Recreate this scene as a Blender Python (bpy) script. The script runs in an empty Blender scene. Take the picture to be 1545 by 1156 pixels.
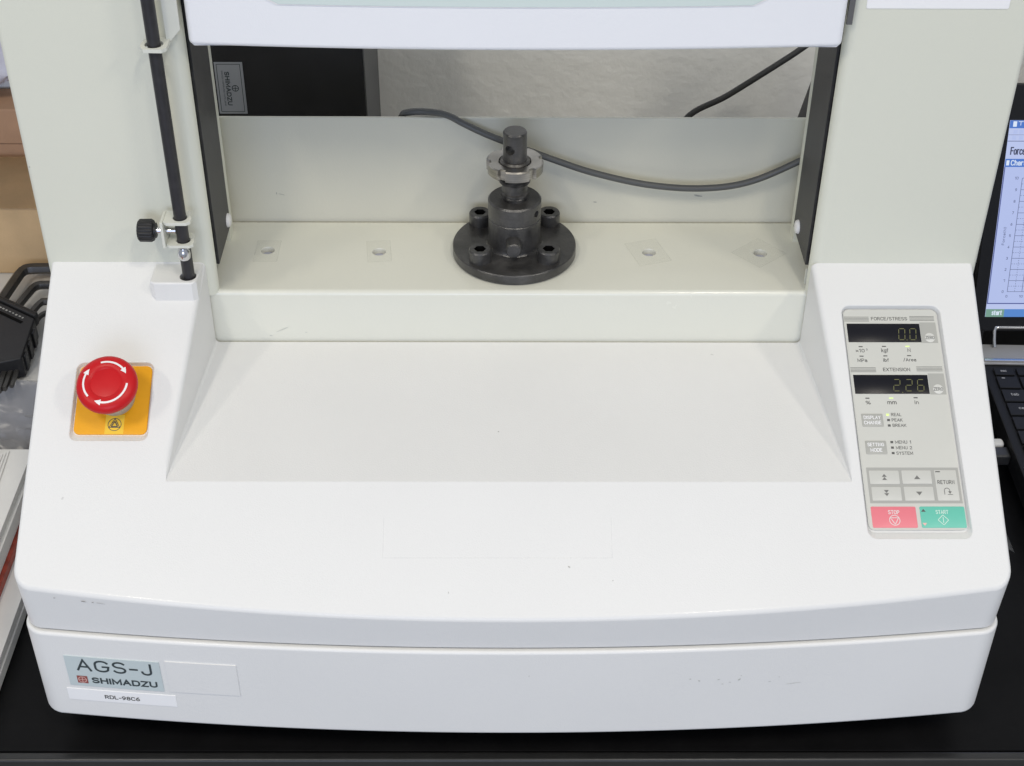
import bpy, bmesh, math, random
from mathutils import Vector, Matrix
random.seed(7)
SC = bpy.context.scene
COL = SC.collection
PI = math.pi

# ------------------------------------------------------------------ camera
def set_camera():
    p, y, r = math.radians(37.3265), math.radians(0.525), math.radians(-0.3837)
    F = Vector((math.sin(y)*math.cos(p), math.cos(y)*math.cos(p), -math.sin(p)))
    R0 = Vector((math.cos(y), -math.sin(y), 0)); D0 = F.cross(R0)
    R = R0*math.cos(r) + D0*math.sin(r); D = -R0*math.sin(r) + D0*math.cos(r)
    cd = bpy.data.cameras.new('camera'); co = bpy.data.objects.new('camera', cd); COL.objects.link(co)
    m = Matrix.Identity(4)
    for i in range(3):
        m[i][0] = R[i]; m[i][1] = -D[i]; m[i][2] = -F[i]
    m[0][3], m[1][3], m[2][3] = -.0082, -.6669, .8371
    co.matrix_world = m
    cd.sensor_fit = 'HORIZONTAL'; cd.sensor_width = 36; cd.lens = 2236.14*36/1545
    cd.clip_start = .02; cd.clip_end = 50
    SC.camera = co
set_camera()
# ------------------------------------------------------------------ light
SC.view_settings.view_transform = 'Standard'; SC.view_settings.look = 'None'
SC.view_settings.exposure = 0.0; SC.view_settings.gamma = 1
W = bpy.data.worlds.new('World'); SC.world = W; W.use_nodes = True
bg = W.node_tree.nodes['Background']
bg.inputs[0].default_value = (.82, .88, 1.0, 1); bg.inputs[1].default_value = .43
def tube_lamp(name, loc, sx, sy, power, color=(1, .985, .94)):
    l = bpy.data.lights.new(name, 'AREA'); l.shape = 'RECTANGLE'; l.size = sx; l.size_y = sy
    l.energy = power; l.color = color
    o = bpy.data.objects.new(name, l); COL.objects.link(o); o.location = loc
    return o
LAMP = (1, .93, .81)
for lx, ly, watts in ((-1.95, -1.2, 15.5), (-.78, -.98, 12), (.45, -.98, 11), (1.68, -1.2, 15.5)):
    tube_lamp('ceiling_tube', (lx, ly, 2.05), .14, .5, watts, LAMP)
win = tube_lamp('window_light', (-.4, -3.8, 1.0), 2.2, 1.5, 44, (.65, .75, 1.0))   # window behind the photographer
win.rotation_euler = (math.radians(88), 0, 0)
SC.cycles.max_bounces = 8

# ------------------------------------------------------------------ materials
def mat(name, base, rough=.5, metal=0, spec=.5, mottle=0, mscale=40, bump=0, bscale=600, speck=0, coat=0,
        emit=None, estr=0, alpha=1, trans=0, scratch=None):
    m = bpy.data.materials.new(name); m.use_nodes = True
    nt = m.node_tree; N = nt.nodes; L = nt.links; b = N['Principled BSDF']
    b.inputs['Base Color'].default_value = (*base, 1); b.inputs['Roughness'].default_value = rough
    b.inputs['Metallic'].default_value = metal; b.inputs['Specular IOR Level'].default_value = spec
    b.inputs['Coat Weight'].default_value = coat; b.inputs['Coat Roughness'].default_value = .12; b.inputs['Alpha'].default_value = alpha
    b.inputs['Transmission Weight'].default_value = trans
    if emit: b.inputs['Emission Color'].default_value = (*emit, 1); b.inputs['Emission Strength'].default_value = estr
    tc = N.new('ShaderNodeTexCoord')
    last = None
    if mottle:
        n = N.new('ShaderNodeTexNoise'); n.inputs['Scale'].default_value = mscale; n.inputs['Detail'].default_value = 6
        L.new(tc.outputs['Object'], n.inputs['Vector'])
        mp = N.new('ShaderNodeMapRange'); mp.inputs['From Min'].default_value = .25; mp.inputs['From Max'].default_value = .75
        mp.inputs['To Min'].default_value = 1-mottle; mp.inputs['To Max'].default_value = 1+mottle*.6
        L.new(n.outputs['Fac'], mp.inputs['Value'])
        mx = N.new('ShaderNodeMix'); mx.data_type = 'RGBA'; mx.blend_type = 'MULTIPLY'; mx.inputs[0].default_value = 1
        mx.inputs[6].default_value = (*base, 1); L.new(mp.outputs['Result'], mx.inputs[7])
        last = mx.outputs[2]
        r2 = N.new('ShaderNodeMapRange'); r2.inputs['To Min'].default_value = max(.02, rough-.07); r2.inputs['To Max'].default_value = rough+.07
        L.new(n.outputs['Fac'], r2.inputs['Value']); L.new(r2.outputs['Result'], b.inputs['Roughness'])
    if speck:   # sparse small dirt specks and nicks
        v = N.new('ShaderNodeTexVoronoi'); v.inputs['Scale'].default_value = 75; v.inputs['Randomness'].default_value = 1
        wv = N.new('ShaderNodeTexNoise'); wv.inputs['Scale'].default_value = 300
        va = N.new('ShaderNodeMix'); va.data_type = 'VECTOR'; va.inputs[0].default_value = .004
        L.new(tc.outputs['Object'], va.inputs[4]); L.new(wv.outputs['Color'], va.inputs[5]); L.new(tc.outputs['Object'], wv.inputs['Vector'])
        L.new(va.outputs[1], v.inputs['Vector'])
        sepc = N.new('ShaderNodeSeparateColor'); L.new(v.outputs['Color'], sepc.inputs[0])
        lt = N.new('ShaderNodeMath'); lt.operation = 'GREATER_THAN'; lt.inputs[1].default_value = .93
        L.new(sepc.outputs[0], lt.inputs[0])
        sz = N.new('ShaderNodeMath'); sz.operation = 'MULTIPLY'; sz.inputs[1].default_value = .075; L.new(sepc.outputs[1], sz.inputs[0])
        ds = N.new('ShaderNodeMath'); ds.operation = 'LESS_THAN'; L.new(v.outputs['Distance'], ds.inputs[0]); L.new(sz.outputs[0], ds.inputs[1])
        ml = N.new('ShaderNodeMath'); ml.operation = 'MULTIPLY'; L.new(lt.outputs[0], ml.inputs[0]); L.new(ds.outputs[0], ml.inputs[1])
        m2 = N.new('ShaderNodeMath'); m2.operation = 'MULTIPLY'; m2.inputs[1].default_value = speck; L.new(ml.outputs[0], m2.inputs[0])
        mx = N.new('ShaderNodeMix'); mx.data_type = 'RGBA'; L.new(m2.outputs[0], mx.inputs[0])
        if last: L.new(last, mx.inputs[6])
        else: mx.inputs[6].default_value = (*base, 1)
        mx.inputs[7].default_value = (.12, .12, .11, 1)
        last = mx.outputs[2]
    if scratch:
        n = N.new('ShaderNodeTexNoise'); n.inputs['Scale'].default_value = 1; n.inputs['Detail'].default_value = 4
        mpg = N.new('ShaderNodeMapping'); mpg.inputs['Scale'].default_value = scratch
        L.new(tc.outputs['Object'], mpg.inputs['Vector']); L.new(mpg.outputs[0], n.inputs['Vector'])
        mp = N.new('ShaderNodeMapRange'); mp.inputs['From Min'].default_value = .3; mp.inputs['From Max'].default_value = .75
        mp.inputs['To Min'].default_value = .85; mp.inputs['To Max'].default_value = 1.28
        L.new(n.outputs['Fac'], mp.inputs['Value'])
        mx = N.new('ShaderNodeMix'); mx.data_type = 'RGBA'; mx.blend_type = 'MULTIPLY'; mx.inputs[0].default_value = 1
        if last: L.new(last, mx.inputs[6])
        else: mx.inputs[6].default_value = (*base, 1)
        L.new(mp.outputs['Result'], mx.inputs[7]); last = mx.outputs[2]
    if last: L.new(last, b.inputs['Base Color'])
    if bump:
        n = N.new('ShaderNodeTexNoise'); n.inputs['Scale'].default_value = bscale; n.inputs['Detail'].default_value = 3
        L.new(tc.outputs['Object'], n.inputs['Vector'])
        bp = N.new('ShaderNodeBump'); bp.inputs['Strength'].default_value = bump; bp.inputs['Distance'].default_value = .001
        L.new(n.outputs['Fac'], bp.inputs['Height']); L.new(bp.outputs[0], b.inputs['Normal'])
    return m
def glow(name, col, s=1):
    m = bpy.data.materials.new(name); m.use_nodes = True
    b = m.node_tree.nodes['Principled BSDF']
    b.inputs['Base Color'].default_value = (.02, .02, .02, 1); b.inputs['Roughness'].default_value = .25
    b.inputs['Emission Color'].default_value = (*col, 1); b.inputs['Emission Strength'].default_value = s
    return m
def film(name, col, fac, rough):
    m = bpy.data.materials.new(name); m.use_nodes = True
    nt = m.node_tree; N = nt.nodes; b = N['Principled BSDF']
    b.inputs['Base Color'].default_value = (*col, 1); b.inputs['Roughness'].default_value = rough
    t = N.new('ShaderNodeBsdfTransparent'); mx = N.new('ShaderNodeMixShader'); mx.inputs[0].default_value = fac
    nt.links.new(t.outputs[0], mx.inputs[1]); nt.links.new(b.outputs[0], mx.inputs[2])
    nt.links.new(mx.outputs[0], N['Material Output'].inputs[0])
    return m
M = {
 'white': mat('white_moulded_plastic', (.79, .79, .775), .45, spec=.36, mottle=.03, mscale=7, bump=.16, bscale=1000, speck=.2, coat=.16),
 'cover': mat('crosshead_plastic', (.85, .86, .885), .38, mottle=.015, mscale=14, bump=.10, bscale=900),
 'column': mat('grey_green_paint', (.715, .722, .622), .40, mottle=.012, mscale=9, bump=.10, bscale=700, speck=.4),
 'rear': mat('shaded_column_paint', (.66, .645, .545), .42, mottle=.02, mscale=9, bump=.08, bscale=700, speck=.4),  # column paint darkened; the rear panel's shade is put into the colour
 'deck': mat('beige_paint', (.755, .755, .665), .25, mottle=.015, mscale=12, coat=.35, bump=.08, bscale=420, speck=.3),
 'bracket': mat('cream_paint', (.68, .69, .62), .4, mottle=.03, bump=.08),
 'black': mat('black_plastic', (.017, .017, .018), .42, spec=.35, mottle=.2, mscale=60, bump=.12, bscale=900),
 'strip': mat('black_slide_strip', (.046, .046, .046), .5, mottle=.45, mscale=70, bump=.25, bscale=1500),
 'rod': mat('black_oxide_rod', (.026, .025, .028), .40, mottle=.3, mscale=120, bump=.1),
 'oxide': mat('black_oxide_steel', (.046, .0445, .043), .31, spec=.75, mottle=.75, mscale=55, bump=.2, bscale=900, scratch=(260, 260, 900)),
 'thread': mat('thread_steel', (.085, .082, .078), .36, metal=.4, mottle=.9, mscale=160),
 'steel': mat('ground_steel', (.37, .355, .33), .30, metal=1, mottle=.25, mscale=60, scratch=(40, 40, 900)),
 'chrome': mat('chrome', (.65, .65, .66), .14, metal=1),
 'socket': mat('socket_dark', (.003, .003, .003), .8, spec=.1),
 'yellow': mat('yellow_plate', (.86, .40, .012), .45, spec=.25, mottle=.05, mscale=90, bump=.05),
 'yellow2': mat('bright_yellow_label', (.92, .60, .06), .45, spec=.25),
 'red': mat('red_button', (.56, .010, .014), .36, spec=.25, mottle=.05, mscale=60),
 'arrow': mat('white_print', (.85, .84, .83), .4),
 'collar': mat('grey_collar', (.42, .41, .38), .38),
 'print': mat('dark_print', (.09, .09, .085), .5),
 'mid': mat('grey_print', (.17, .17, .16), .5),
 'face': mat('panel_film', (.61, .61, .56), .38, mottle=.02, mscale=30, bump=.03),
 'greypatch': mat('grey_film', (.42, .42, .385), .4),
 'greyframe': mat('grey_frame', (.40, .40, .37), .4),
 'zero': mat('zero_key', (.66, .66, .62), .4),
 'key_white': mat('panel_key', (.60, .60, .555), .38),
 'stop': mat('pink_key', (.82, .215, .255), .4),
 'start': mat('teal_key', (.145, .56, .43), .4),
 'light_print': mat('pale_print', (.80, .72, .70), .5),
 'green_print': mat('pale_green_print', (.62, .80, .70), .5),
 'window': mat('display_window', (.008, .008, .012), .30, spec=.25),
 'plate_label': mat('silver_label', (.56, .635, .64), .34, mottle=.05, mscale=8),
 'label_ink': mat('label_ink', (.035, .05, .055), .45),
 'logo_red': mat('logo_red', (.30, .07, .06), .4),
 'logo_pink': mat('logo_pink', (.72, .45, .40), .4),
 'paper_label': mat('paper_label', (.90, .90, .90), .6),
 'pale_green': mat('pale_green_film', (.66, .75, .72), .4),
 'lilac': mat('lilac_plug', (.40, .41, .50), .4),
 'tape': film('clear_tape', (.60, .61, .53), .03, .3),
 'tape_edge': film('clear_tape_edge', (.36, .37, .31), .075, .5),
 'wall': mat('white_wall', (.90, .90, .87), .75, mottle=.03, mscale=9, bump=1.0, bscale=110),
 'table': mat('black_laminate', (.0065, .0065, .007), .34, spec=.08, mottle=.25, mscale=30, bump=.05, bscale=1200, speck=.6),
 'floor': mat('grey_floor', (.30, .30, .29), .6),
 'metal_edge': mat('dark_edge_band', (.018, .018, .018), .32, mottle=.2),
 'cable': mat('grey_cable', (.085, .087, .085), .42, mottle=.1),
 'dcable': mat('dark_cable', (.03, .03, .03), .45),
 'box_black': mat('black_casing', (.010, .010, .012), .5, mottle=.2, bump=.1),
 'box_side': mat('grey_casing_side', (.11, .11, .11), .55),
 'card1': mat('tan_cardboard', (.62, .43, .235), .8, mottle=.12, mscale=35, bump=.2, bscale=300),
 'card2': mat('brown_cardboard', (.47, .285, .175), .8, mottle=.12, mscale=35, bump=.2, bscale=300),
 'bag': mat('lilac_plastic_bag', (.66, .66, .74), .35, bump=.5, bscale=60),
 'clear_bag': film('clear_plastic', (.42, .42, .44), .55, .22),
 'carton': mat('white_card', (.66, .65, .62), .6, mottle=.04, bump=.05),
 'paper': mat('paper', (.74, .73, .70), .7, mottle=.03),
 'redbook': mat('red_cover', (.36, .055, .03), .5, mottle=.5, mscale=110),
 'hexkey': mat('hex_key_steel', (.075, .072, .068), .35, metal=.5, mottle=.3, mscale=60),
 'lap_black': mat('laptop_black', (.010, .010, .011), .5, spec=.25, mottle=.1, bump=.1, bscale=1200),
 'lap_key': mat('laptop_key', (.011, .011, .0115), .45, spec=.25),
 'lap_silver': mat('laptop_silver', (.48, .47, .45), .4, metal=.4),
 'lap_palm': mat('laptop_palm_rest', (.28, .28, .28), .4, metal=.5),
 'key_print': mat('key_print', (.45, .45, .45), .5),
 'scr_bg': glow('screen_pale', (.54, .62, .93), .86), 'scr_chart': glow('screen_chart', (.52, .61, .96), .82),
 'scr_blue': glow('screen_blue', (.08, .22, .72), .75), 'scr_task': glow('screen_taskbar', (.10, .28, .72), .8),
 'scr_green': glow('screen_start', (.22, .42, .33), .75), 'scr_line': glow('screen_line', (.20, .24, .48), .5),
 'scr_ink': glow('screen_ink', (.10, .12, .25), .4), 'scr_white': glow('screen_white', (.75, .85, 1.), .9),
 'scr_border': glow('screen_border', (.12, .16, .55), .5),
 'digit': glow('dim_glow_digit', (.26, .26, .09), .7), 'led': glow('green_lamp', (.75, 1.0, .30), 1.15),  # digit segments are given a weak glow of their own
 'led_red': glow('red_lamp', (1., .55, .5), .9),
 'rubber': mat('black_rubber', (.02, .02, .02), .7),
 'usb_white': mat('white_plug', (.70, .69, .65), .4), 'usb_black': mat('black_plug', (.03, .03, .03), .35),
 'scuff': mat('scuff_mark', (.36, .36, .33), .7), 'scuff_light': mat('light_scuff', (.52, .53, .49), .7),
 'chip': mat('paint_chip', (.27, .25, .23), .7),
}

# ------------------------------------------------------------------ helpers
def link(o, parent=None):
    COL.objects.link(o)
    if parent is not None: o.parent = parent
    return o
def mesh_obj(name, me, m, parent=None, smooth=True):
    if m is not None and not me.materials: me.materials.append(m)
    if smooth:
        for p in me.polygons: p.use_smooth = True
    return link(bpy.data.objects.new(name, me), parent)
def finish(name, bm, m, parent=None, bevel=0, seg=2, smooth=True, angle=30):
    bmesh.ops.recalc_face_normals(bm, faces=bm.faces)
    if bevel:
        es = [e for e in bm.edges if len(e.link_faces) == 2 and e.calc_face_angle(0) > math.radians(angle)]
        if es: bmesh.ops.bevel(bm, geom=es, offset=bevel, segments=seg, affect='EDGES', profile=.5, clamp_overlap=True)
    me = bpy.data.meshes.new(name); bm.to_mesh(me); bm.free()
    o = mesh_obj(name, me, m, parent, smooth)
    if smooth: sharp(me); weighted(o)
    return o
def weighted(o):
    md = o.modifiers.new('normals', 'WEIGHTED_NORMAL'); md.weight = 100; md.keep_sharp = True
def sharp(me, deg=32):
    bm = bmesh.new(); bm.from_mesh(me)
    for e in bm.edges:
        e.smooth = not (len(e.link_faces) == 2 and e.calc_face_angle(0) > math.radians(deg))
    bm.to_mesh(me); bm.free()
def empty(name, loc, label, cat, group=None):
    o = link(bpy.data.objects.new(name, None)); o.location = loc; o.empty_display_size = .02
    o['label'] = label; o['category'] = cat
    if group: o['group'] = group
    return o
def tag(o, label, cat, group=None):
    o['label'] = label; o['category'] = cat
    if group: o['group'] = group
    return o
def setp(o, parent):   # parent keeping world coordinates (parents are only translated)
    o.parent = parent
    return o
class PB:   # part builder in world coordinates below an empty at loc
    def __init__(s, root): s.root = root; s.off = Vector(root.location) if root else Vector((0, 0, 0))
def box(bm, x0, x1, y0, y1, z0, z1, mtx=None):
    v = [bm.verts.new(Vector(c)) for c in ((x0,y0,z0),(x1,y0,z0),(x1,y1,z0),(x0,y1,z0),(x0,y0,z1),(x1,y0,z1),(x1,y1,z1),(x0,y1,z1))]
    for f in ((0,3,2,1),(4,5,6,7),(0,1,5,4),(1,2,6,5),(2,3,7,6),(3,0,4,7)): bm.faces.new([v[i] for i in f])
    if mtx is not None:
        for q in v: q.co = mtx @ q.co
    return v
def lathe(bm, prof, n=48, mtx=None, cap0=True, cap1=True, a0=0, radial=None):
    rings = []
    for (r, z) in prof:
        ring = []
        for k in range(n):
            a = a0 + 2*PI*k/n
            rr = r*(radial(a, r, z) if radial else 1)
            ring.append(bm.verts.new(Vector((rr*math.cos(a), rr*math.sin(a), z))))
        rings.append(ring)
    for i in range(len(rings)-1):
        for k in range(n):
            bm.faces.new([rings[i][k], rings[i][(k+1) % n], rings[i+1][(k+1) % n], rings[i+1][k]])
    if cap0: bm.faces.new(list(reversed(rings[0])))
    if cap1: bm.faces.new(rings[-1])
    if mtx is not None:
        for ring in rings:
            for v in ring: v.co = mtx @ v.co
    return rings
def prism(bm, pts, z0, z1, mtx=None):
    a = [bm.verts.new(Vector((x, y, z0))) for x, y in pts]; b = [bm.verts.new(Vector((x, y, z1))) for x, y in pts]
    n = len(pts)
    bm.faces.new(list(reversed(a))); bm.faces.new(b)
    for i in range(n): bm.faces.new([a[i], a[(i+1) % n], b[(i+1) % n], b[i]])
    if mtx is not None:
        for v in a+b: v.co = mtx @ v.co
    return a, b
def rrect(x0, y0, x1, y1, r, n=5):
    out = []
    for cx, cy, a in ((x1-r, y1-r, 0), (x0+r, y1-r, PI/2), (x0+r, y0+r, PI), (x1-r, y0+r, 1.5*PI)):
        for k in range(n+1):
            t = a + PI/2*k/n; out.append((cx+r*math.cos(t), cy+r*math.sin(t)))
    return out
def catmull(pts, sub=8):
    P = [Vector(p) for p in pts]; P = [2*P[0]-P[1]] + P + [2*P[-1]-P[-2]]; out = []
    for i in range(1, len(P)-2):
        for k in range(sub):
            t = k/sub; a, b, c, d = P[i-1], P[i], P[i+1], P[i+2]
            out.append(.5*((2*b)+(c-a)*t+(2*a-5*b+4*c-d)*t*t+(-a+3*b-3*c+d)*t**3))
    out.append(P[-2]); return out
def tube(bm, pts, r, n=12, cap=True):
    rings = []; up = None
    for i, p in enumerate(pts):
        t = (pts[min(i+1, len(pts)-1)] - pts[max(i-1, 0)]).normalized()
        if up is None: up = t.orthogonal().normalized()
        up = (up - t*up.dot(t)).normalized(); s = t.cross(up)
        rings.append([bm.verts.new(p + (up*math.cos(2*PI*k/n) + s*math.sin(2*PI*k/n))*r) for k in range(n)])
    for i in range(len(rings)-1):
        for k in range(n): bm.faces.new([rings[i][k], rings[i][(k+1) % n], rings[i+1][(k+1) % n], rings[i+1][k]])
    if cap: bm.faces.new(list(reversed(rings[0]))); bm.faces.new(rings[-1])
def frame(o, x, y, z):
    m = Matrix.Identity(4)
    for i in range(3): m[i][0] = x[i]; m[i][1] = y[i]; m[i][2] = z[i]; m[i][3] = o[i]
    return m
def world_part(name, bm, m, parent, **k):
    o = finish(name, bm, m, None, **k)
    return adopt(o, parent)
def wloc(o):
    v = Vector((0, 0, 0))
    while o is not None: v += Vector(o.location); o = o.parent
    return v
def adopt(o, parent):   # o was built in world coordinates
    if parent is not None:
        o.parent = parent; o.location = Vector(o.location) - wloc(parent)
    return o
def boolean(o, cutters):
    for c in cutters:
        md = o.modifiers.new('cut', 'BOOLEAN'); md.operation = 'DIFFERENCE'; md.solver = 'EXACT'; md.object = c
    bpy.context.view_layer.update()
    dg = bpy.context.evaluated_depsgraph_get()
    me = bpy.data.meshes.new_from_object(o.evaluated_get(dg))
    o.modifiers.clear(); old = o.data; o.data = me; bpy.data.meshes.remove(old)
    for c in cutters:
        cm = c.data; bpy.data.objects.remove(c); bpy.data.meshes.remove(cm)
# flat print: list of 2-D polygons mapped through a function to the surface it is printed on
def polys(name, plist, fmap, m, parent, lift=0.0):
    bm = bmesh.new()
    for P in plist:
        try: bm.faces.new([bm.verts.new(fmap(x, y, lift)) for x, y in P])
        except ValueError: pass
    me = bpy.data.meshes.new(name); bm.to_mesh(me); bm.free()
    return adopt(mesh_obj(name, me, m, None, False), parent)
def slab(name, P, fmap, m, parent, h0, h1, bevel=0):   # thin plate with real thickness
    bm = bmesh.new()
    a = [bm.verts.new(fmap(x, y, h0)) for x, y in P]; b = [bm.verts.new(fmap(x, y, h1)) for x, y in P]
    n = len(P); bm.faces.new(list(reversed(a))); top = bm.faces.new(b)
    for i in range(n): bm.faces.new([a[i], a[(i+1) % n], b[(i+1) % n], b[i]])
    bmesh.ops.recalc_face_normals(bm, faces=bm.faces)
    if bevel: bmesh.ops.bevel(bm, geom=list(top.edges), offset=bevel, segments=2, affect='EDGES', profile=.5)
    me = bpy.data.meshes.new(name); bm.to_mesh(me); bm.free()
    o = mesh_obj(name, me, m, None, True); sharp(me); return adopt(o, parent)
def arcp(cx, cy, rx, ry, a0, a1, n=8):
    return [(cx+rx*math.cos(math.radians(a0+(a1-a0)*k/n)), cy+ry*math.sin(math.radians(a0+(a1-a0)*k/n))) for k in range(n+1)]
# stroke letters on a unit cell: (advance width, strokes); caps are 1 high, x-height .7
def _glyphs():
    O = arcp(.33, .68, .33, .32, 0, 180)+arcp(.33, .32, .33, .32, 180, 360); O.append(O[0])
    o = arcp(.25, .43, .25, .27, 0, 180)+arcp(.25, .27, .25, .27, 180, 360); o.append(o[0])
    G = {
     'A': (.66, [[(0, 0), (.33, 1), (.66, 0)], [(.12, .34), (.54, .34)]]),
     'B': (.58, [[(.30, .52), (0, .52), (0, 1), (.30, 1)]+arcp(.30, .76, .25, .24, 90, -90), [(0, .52), (0, 0), (.32, 0)]+arcp(.32, .26, .26, .26, -90, 90)]),
     'C': (.62, [arcp(.33, .68, .33, .32, 25, 180)+arcp(.33, .32, .33, .32, 180, 335)]),
     'D': (.62, [[(0, 0), (0, 1), (.28, 1)]+arcp(.28, .66, .34, .34, 90, 0)+arcp(.28, .34, .34, .34, 0, -90)+[(0, 0)]]),
     'E': (.52, [[(.52, 1), (0, 1), (0, 0), (.52, 0)], [(0, .52), (.46, .52)]]),
     'F': (.50, [[(.50, 1), (0, 1), (0, 0)], [(0, .52), (.44, .52)]]),
     'G': (.66, [arcp(.33, .68, .33, .32, 28, 180)+arcp(.33, .32, .33, .32, 180, 330)+[(.66, .46), (.38, .46)]]),
     'H': (.60, [[(0, 0), (0, 1)], [(.60, 0), (.60, 1)], [(0, .52), (.60, .52)]]),
     'I': (.04, [[(.02, 0), (.02, 1)]]),
     'J': (.44, [[(.44, 1), (.44, .24)]+arcp(.22, .24, .22, .24, 0, -180)]),
     'K': (.60, [[(0, 0), (0, 1)], [(.58, 1), (0, .42)], [(.20, .60), (.60, 0)]]),
     'L': (.48, [[(0, 1), (0, 0), (.48, 0)]]),
     'M': (.76, [[(0, 0), (0, 1), (.38, .18), (.76, 1), (.76, 0)]]),
     'N': (.62, [[(0, 0), (0, 1), (.62, 0), (.62, 1)]]),
     'O': (.66, [O]),
     'P': (.56, [[(0, 0), (0, 1), (.30, 1)]+arcp(.30, .73, .26, .27, 90, -90)+[(0, .46)]]),
     'R': (.60, [[(0, 0), (0, 1), (.30, 1)]+arcp(.30, .74, .26, .26, 90, -90)+[(0, .48)], [(.30, .48), (.60, 0)]]),
     'S': (.58, [arcp(.29, .75, .28, .25, 25, 180, 6)+arcp(.29, .75, .28, .25, 180, 262, 4)+arcp(.29, .25, .29, .25, 82, 0, 5)+arcp(.29, .25, .29, .25, 0, -155, 7)]),
     'T': (.60, [[(0, 1), (.60, 1)], [(.30, 1), (.30, 0)]]),
     'U': (.60, [[(0, 1), (0, .28)]+arcp(.30, .28, .30, .28, 180, 360)+[(.60, 1)]]),
     'V': (.64, [[(0, 1), (.32, 0), (.64, 1)]]),
     'X': (.60, [[(0, 0), (.60, 1)], [(0, 1), (.60, 0)]]),
     'Y': (.60, [[(0, 1), (.30, .48), (.60, 1)], [(.30, .48), (.30, 0)]]),
     'Z': (.58, [[(0, 1), (.58, 1), (0, 0), (.58, 0)]]),
     '0': (.56, [[(x*.85, y) for x, y in O]]),
     '1': (.26, [[(0, .80), (.22, 1), (.22, 0)]]),
     '2': (.54, [arcp(.27, .73, .26, .27, 160, 0)+[(.50, .62), (0, 0), (.54, 0)]]),
     '3': (.54, [arcp(.26, .75, .25, .25, 150, -90)+[(.20, .5)], [(.26, .5)]+arcp(.26, .26, .28, .26, 90, -150)]),
     '4': (.56, [[(.42, 0), (.42, 1), (0, .28), (.56, .28)]]),
     '5': (.54, [[(.50, 1), (.06, 1), (.02, .54), (.16, .62)]+arcp(.26, .31, .28, .31, 80, -150)]),
     '6': (.54, [arcp(.27, .30, .27, .30, 90, 450, 14), [(0, .30), (.06, .62), (.22, .90), (.46, .99)]]),
     '7': (.52, [[(0, 1), (.52, 1), (.16, 0)]]),
     '8': (.54, [arcp(.27, .76, .23, .24, -90, 270, 14), arcp(.27, .26, .27, .26, -90, 270, 14)]),
     '9': (.54, [arcp(.27, .70, .27, .30, -90, 270, 14), [(.54, .70), (.48, .38), (.32, .10), (.08, .01)]]),
     '-': (.34, [[(0, .42), (.34, .42)]]), '/': (.40, [[(0, -.05), (.40, 1.05)]]),
     '×': (.50, [[(0, .12), (.50, .66)], [(0, .66), (.50, .12)]]),
     '%': (.74, [arcp(.15, .78, .15, .20, 90, 450, 10), arcp(.59, .20, .15, .20, 90, 450, 10), [(.14, 0), (.60, 1)]]),
     '(': (.2, [arcp(.34, .5, .32, .62, 120, 240, 6)]), ')': (.2, [arcp(-.14, .5, .32, .62, 60, -60, 6)]), '~': (.5, [[(0, .45), (.15, .55), (.35, .42), (.5, .52)]]),
     'a': (.48, [[(.02, .56)]+arcp(.24, .48, .23, .22, 130, 0, 6)+[(.47, 0)], [(.47, .42), (.2, .40)]+arcp(.19, .20, .19, .20, 90, 270, 7)+[(.32, .02), (.47, .16)]]),
     'b': (.48, [[(0, 1), (0, 0)], [(0, .27)]+arcp(.24, .35, .24, .35, 180, -180, 14)]),
     'c': (.45, [arcp(.25, .43, .25, .27, 35, 180)+arcp(.25, .27, .25, .27, 180, 325)]),
     'e': (.48, [[(0, .37), (.48, .37)]+arcp(.24, .43, .24, .27, 0, 180)+arcp(.24, .27, .24, .27, 180, 320)]),
     'f': (.32, [[(.32, 1)]+arcp(.26, .82, .15, .18, 90, 180, 4)+[(.11, 0)], [(0, .66), (.30, .66)]]),
     'g': (.48, [arcp(.24, .36, .24, .34, 0, 360, 14), [(.48, .70), (.48, -.06)]+arcp(.24, -.06, .24, .22, 0, -150, 6)]),
     'h': (.46, [[(0, 1), (0, 0)], [(0, .44)]+arcp(.23, .46, .23, .24, 180, 0, 7)+[(.46, 0)]]),
     'i': (.06, [[(.03, 0), (.03, .70)], [(.03, .88), (.03, 1.0)]]),
     'k': (.46, [[(0, 0), (0, 1)], [(.44, .70), (0, .28)], [(.16, .43), (.46, 0)]]),
     'l': (.06, [[(.03, 0), (.03, 1)]]),
     'm': (.74, [[(0, 0), (0, .70)], [(0, .46)]+arcp(.185, .50, .185, .20, 180, 0, 6)+[(.37, 0)], [(.37, .46)]+arcp(.555, .50, .185, .20, 180, 0, 6)+[(.74, 0)]]),
     'n': (.46, [[(0, 0), (0, .70)], [(0, .44)]+arcp(.23, .46, .23, .24, 180, 0, 7)+[(.46, 0)]]),
     'o': (.50, [o]), 'p': (.48, [[(0, .70), (0, -.28)], arcp(.24, .35, .24, .35, 180, -180, 14)]),
     'r': (.30, [[(0, 0), (0, .70)], [(0, .40)]+arcp(.24, .46, .24, .24, 180, 80, 5)]),
     's': (.42, [arcp(.21, .53, .20, .17, 25, 260, 8)+arcp(.21, .18, .21, .18, 80, -155, 8)]),
     't': (.32, [[(.12, .92), (.12, .12)]+arcp(.22, .12, .10, .12, 180, 280, 4), [(0, .66), (.30, .66)]]),
     'u': (.46, [[(0, .70), (0, .24)]+arcp(.23, .24, .23, .24, 180, 360, 7), [(.46, .70), (.46, 0)]]),
     'z': (.42, [[(0, .68), (.42, .68), (0, .02), (.42, .02)]]),
     ' ': (.30, []),
    }
    return G
GLY = _glyphs()
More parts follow.
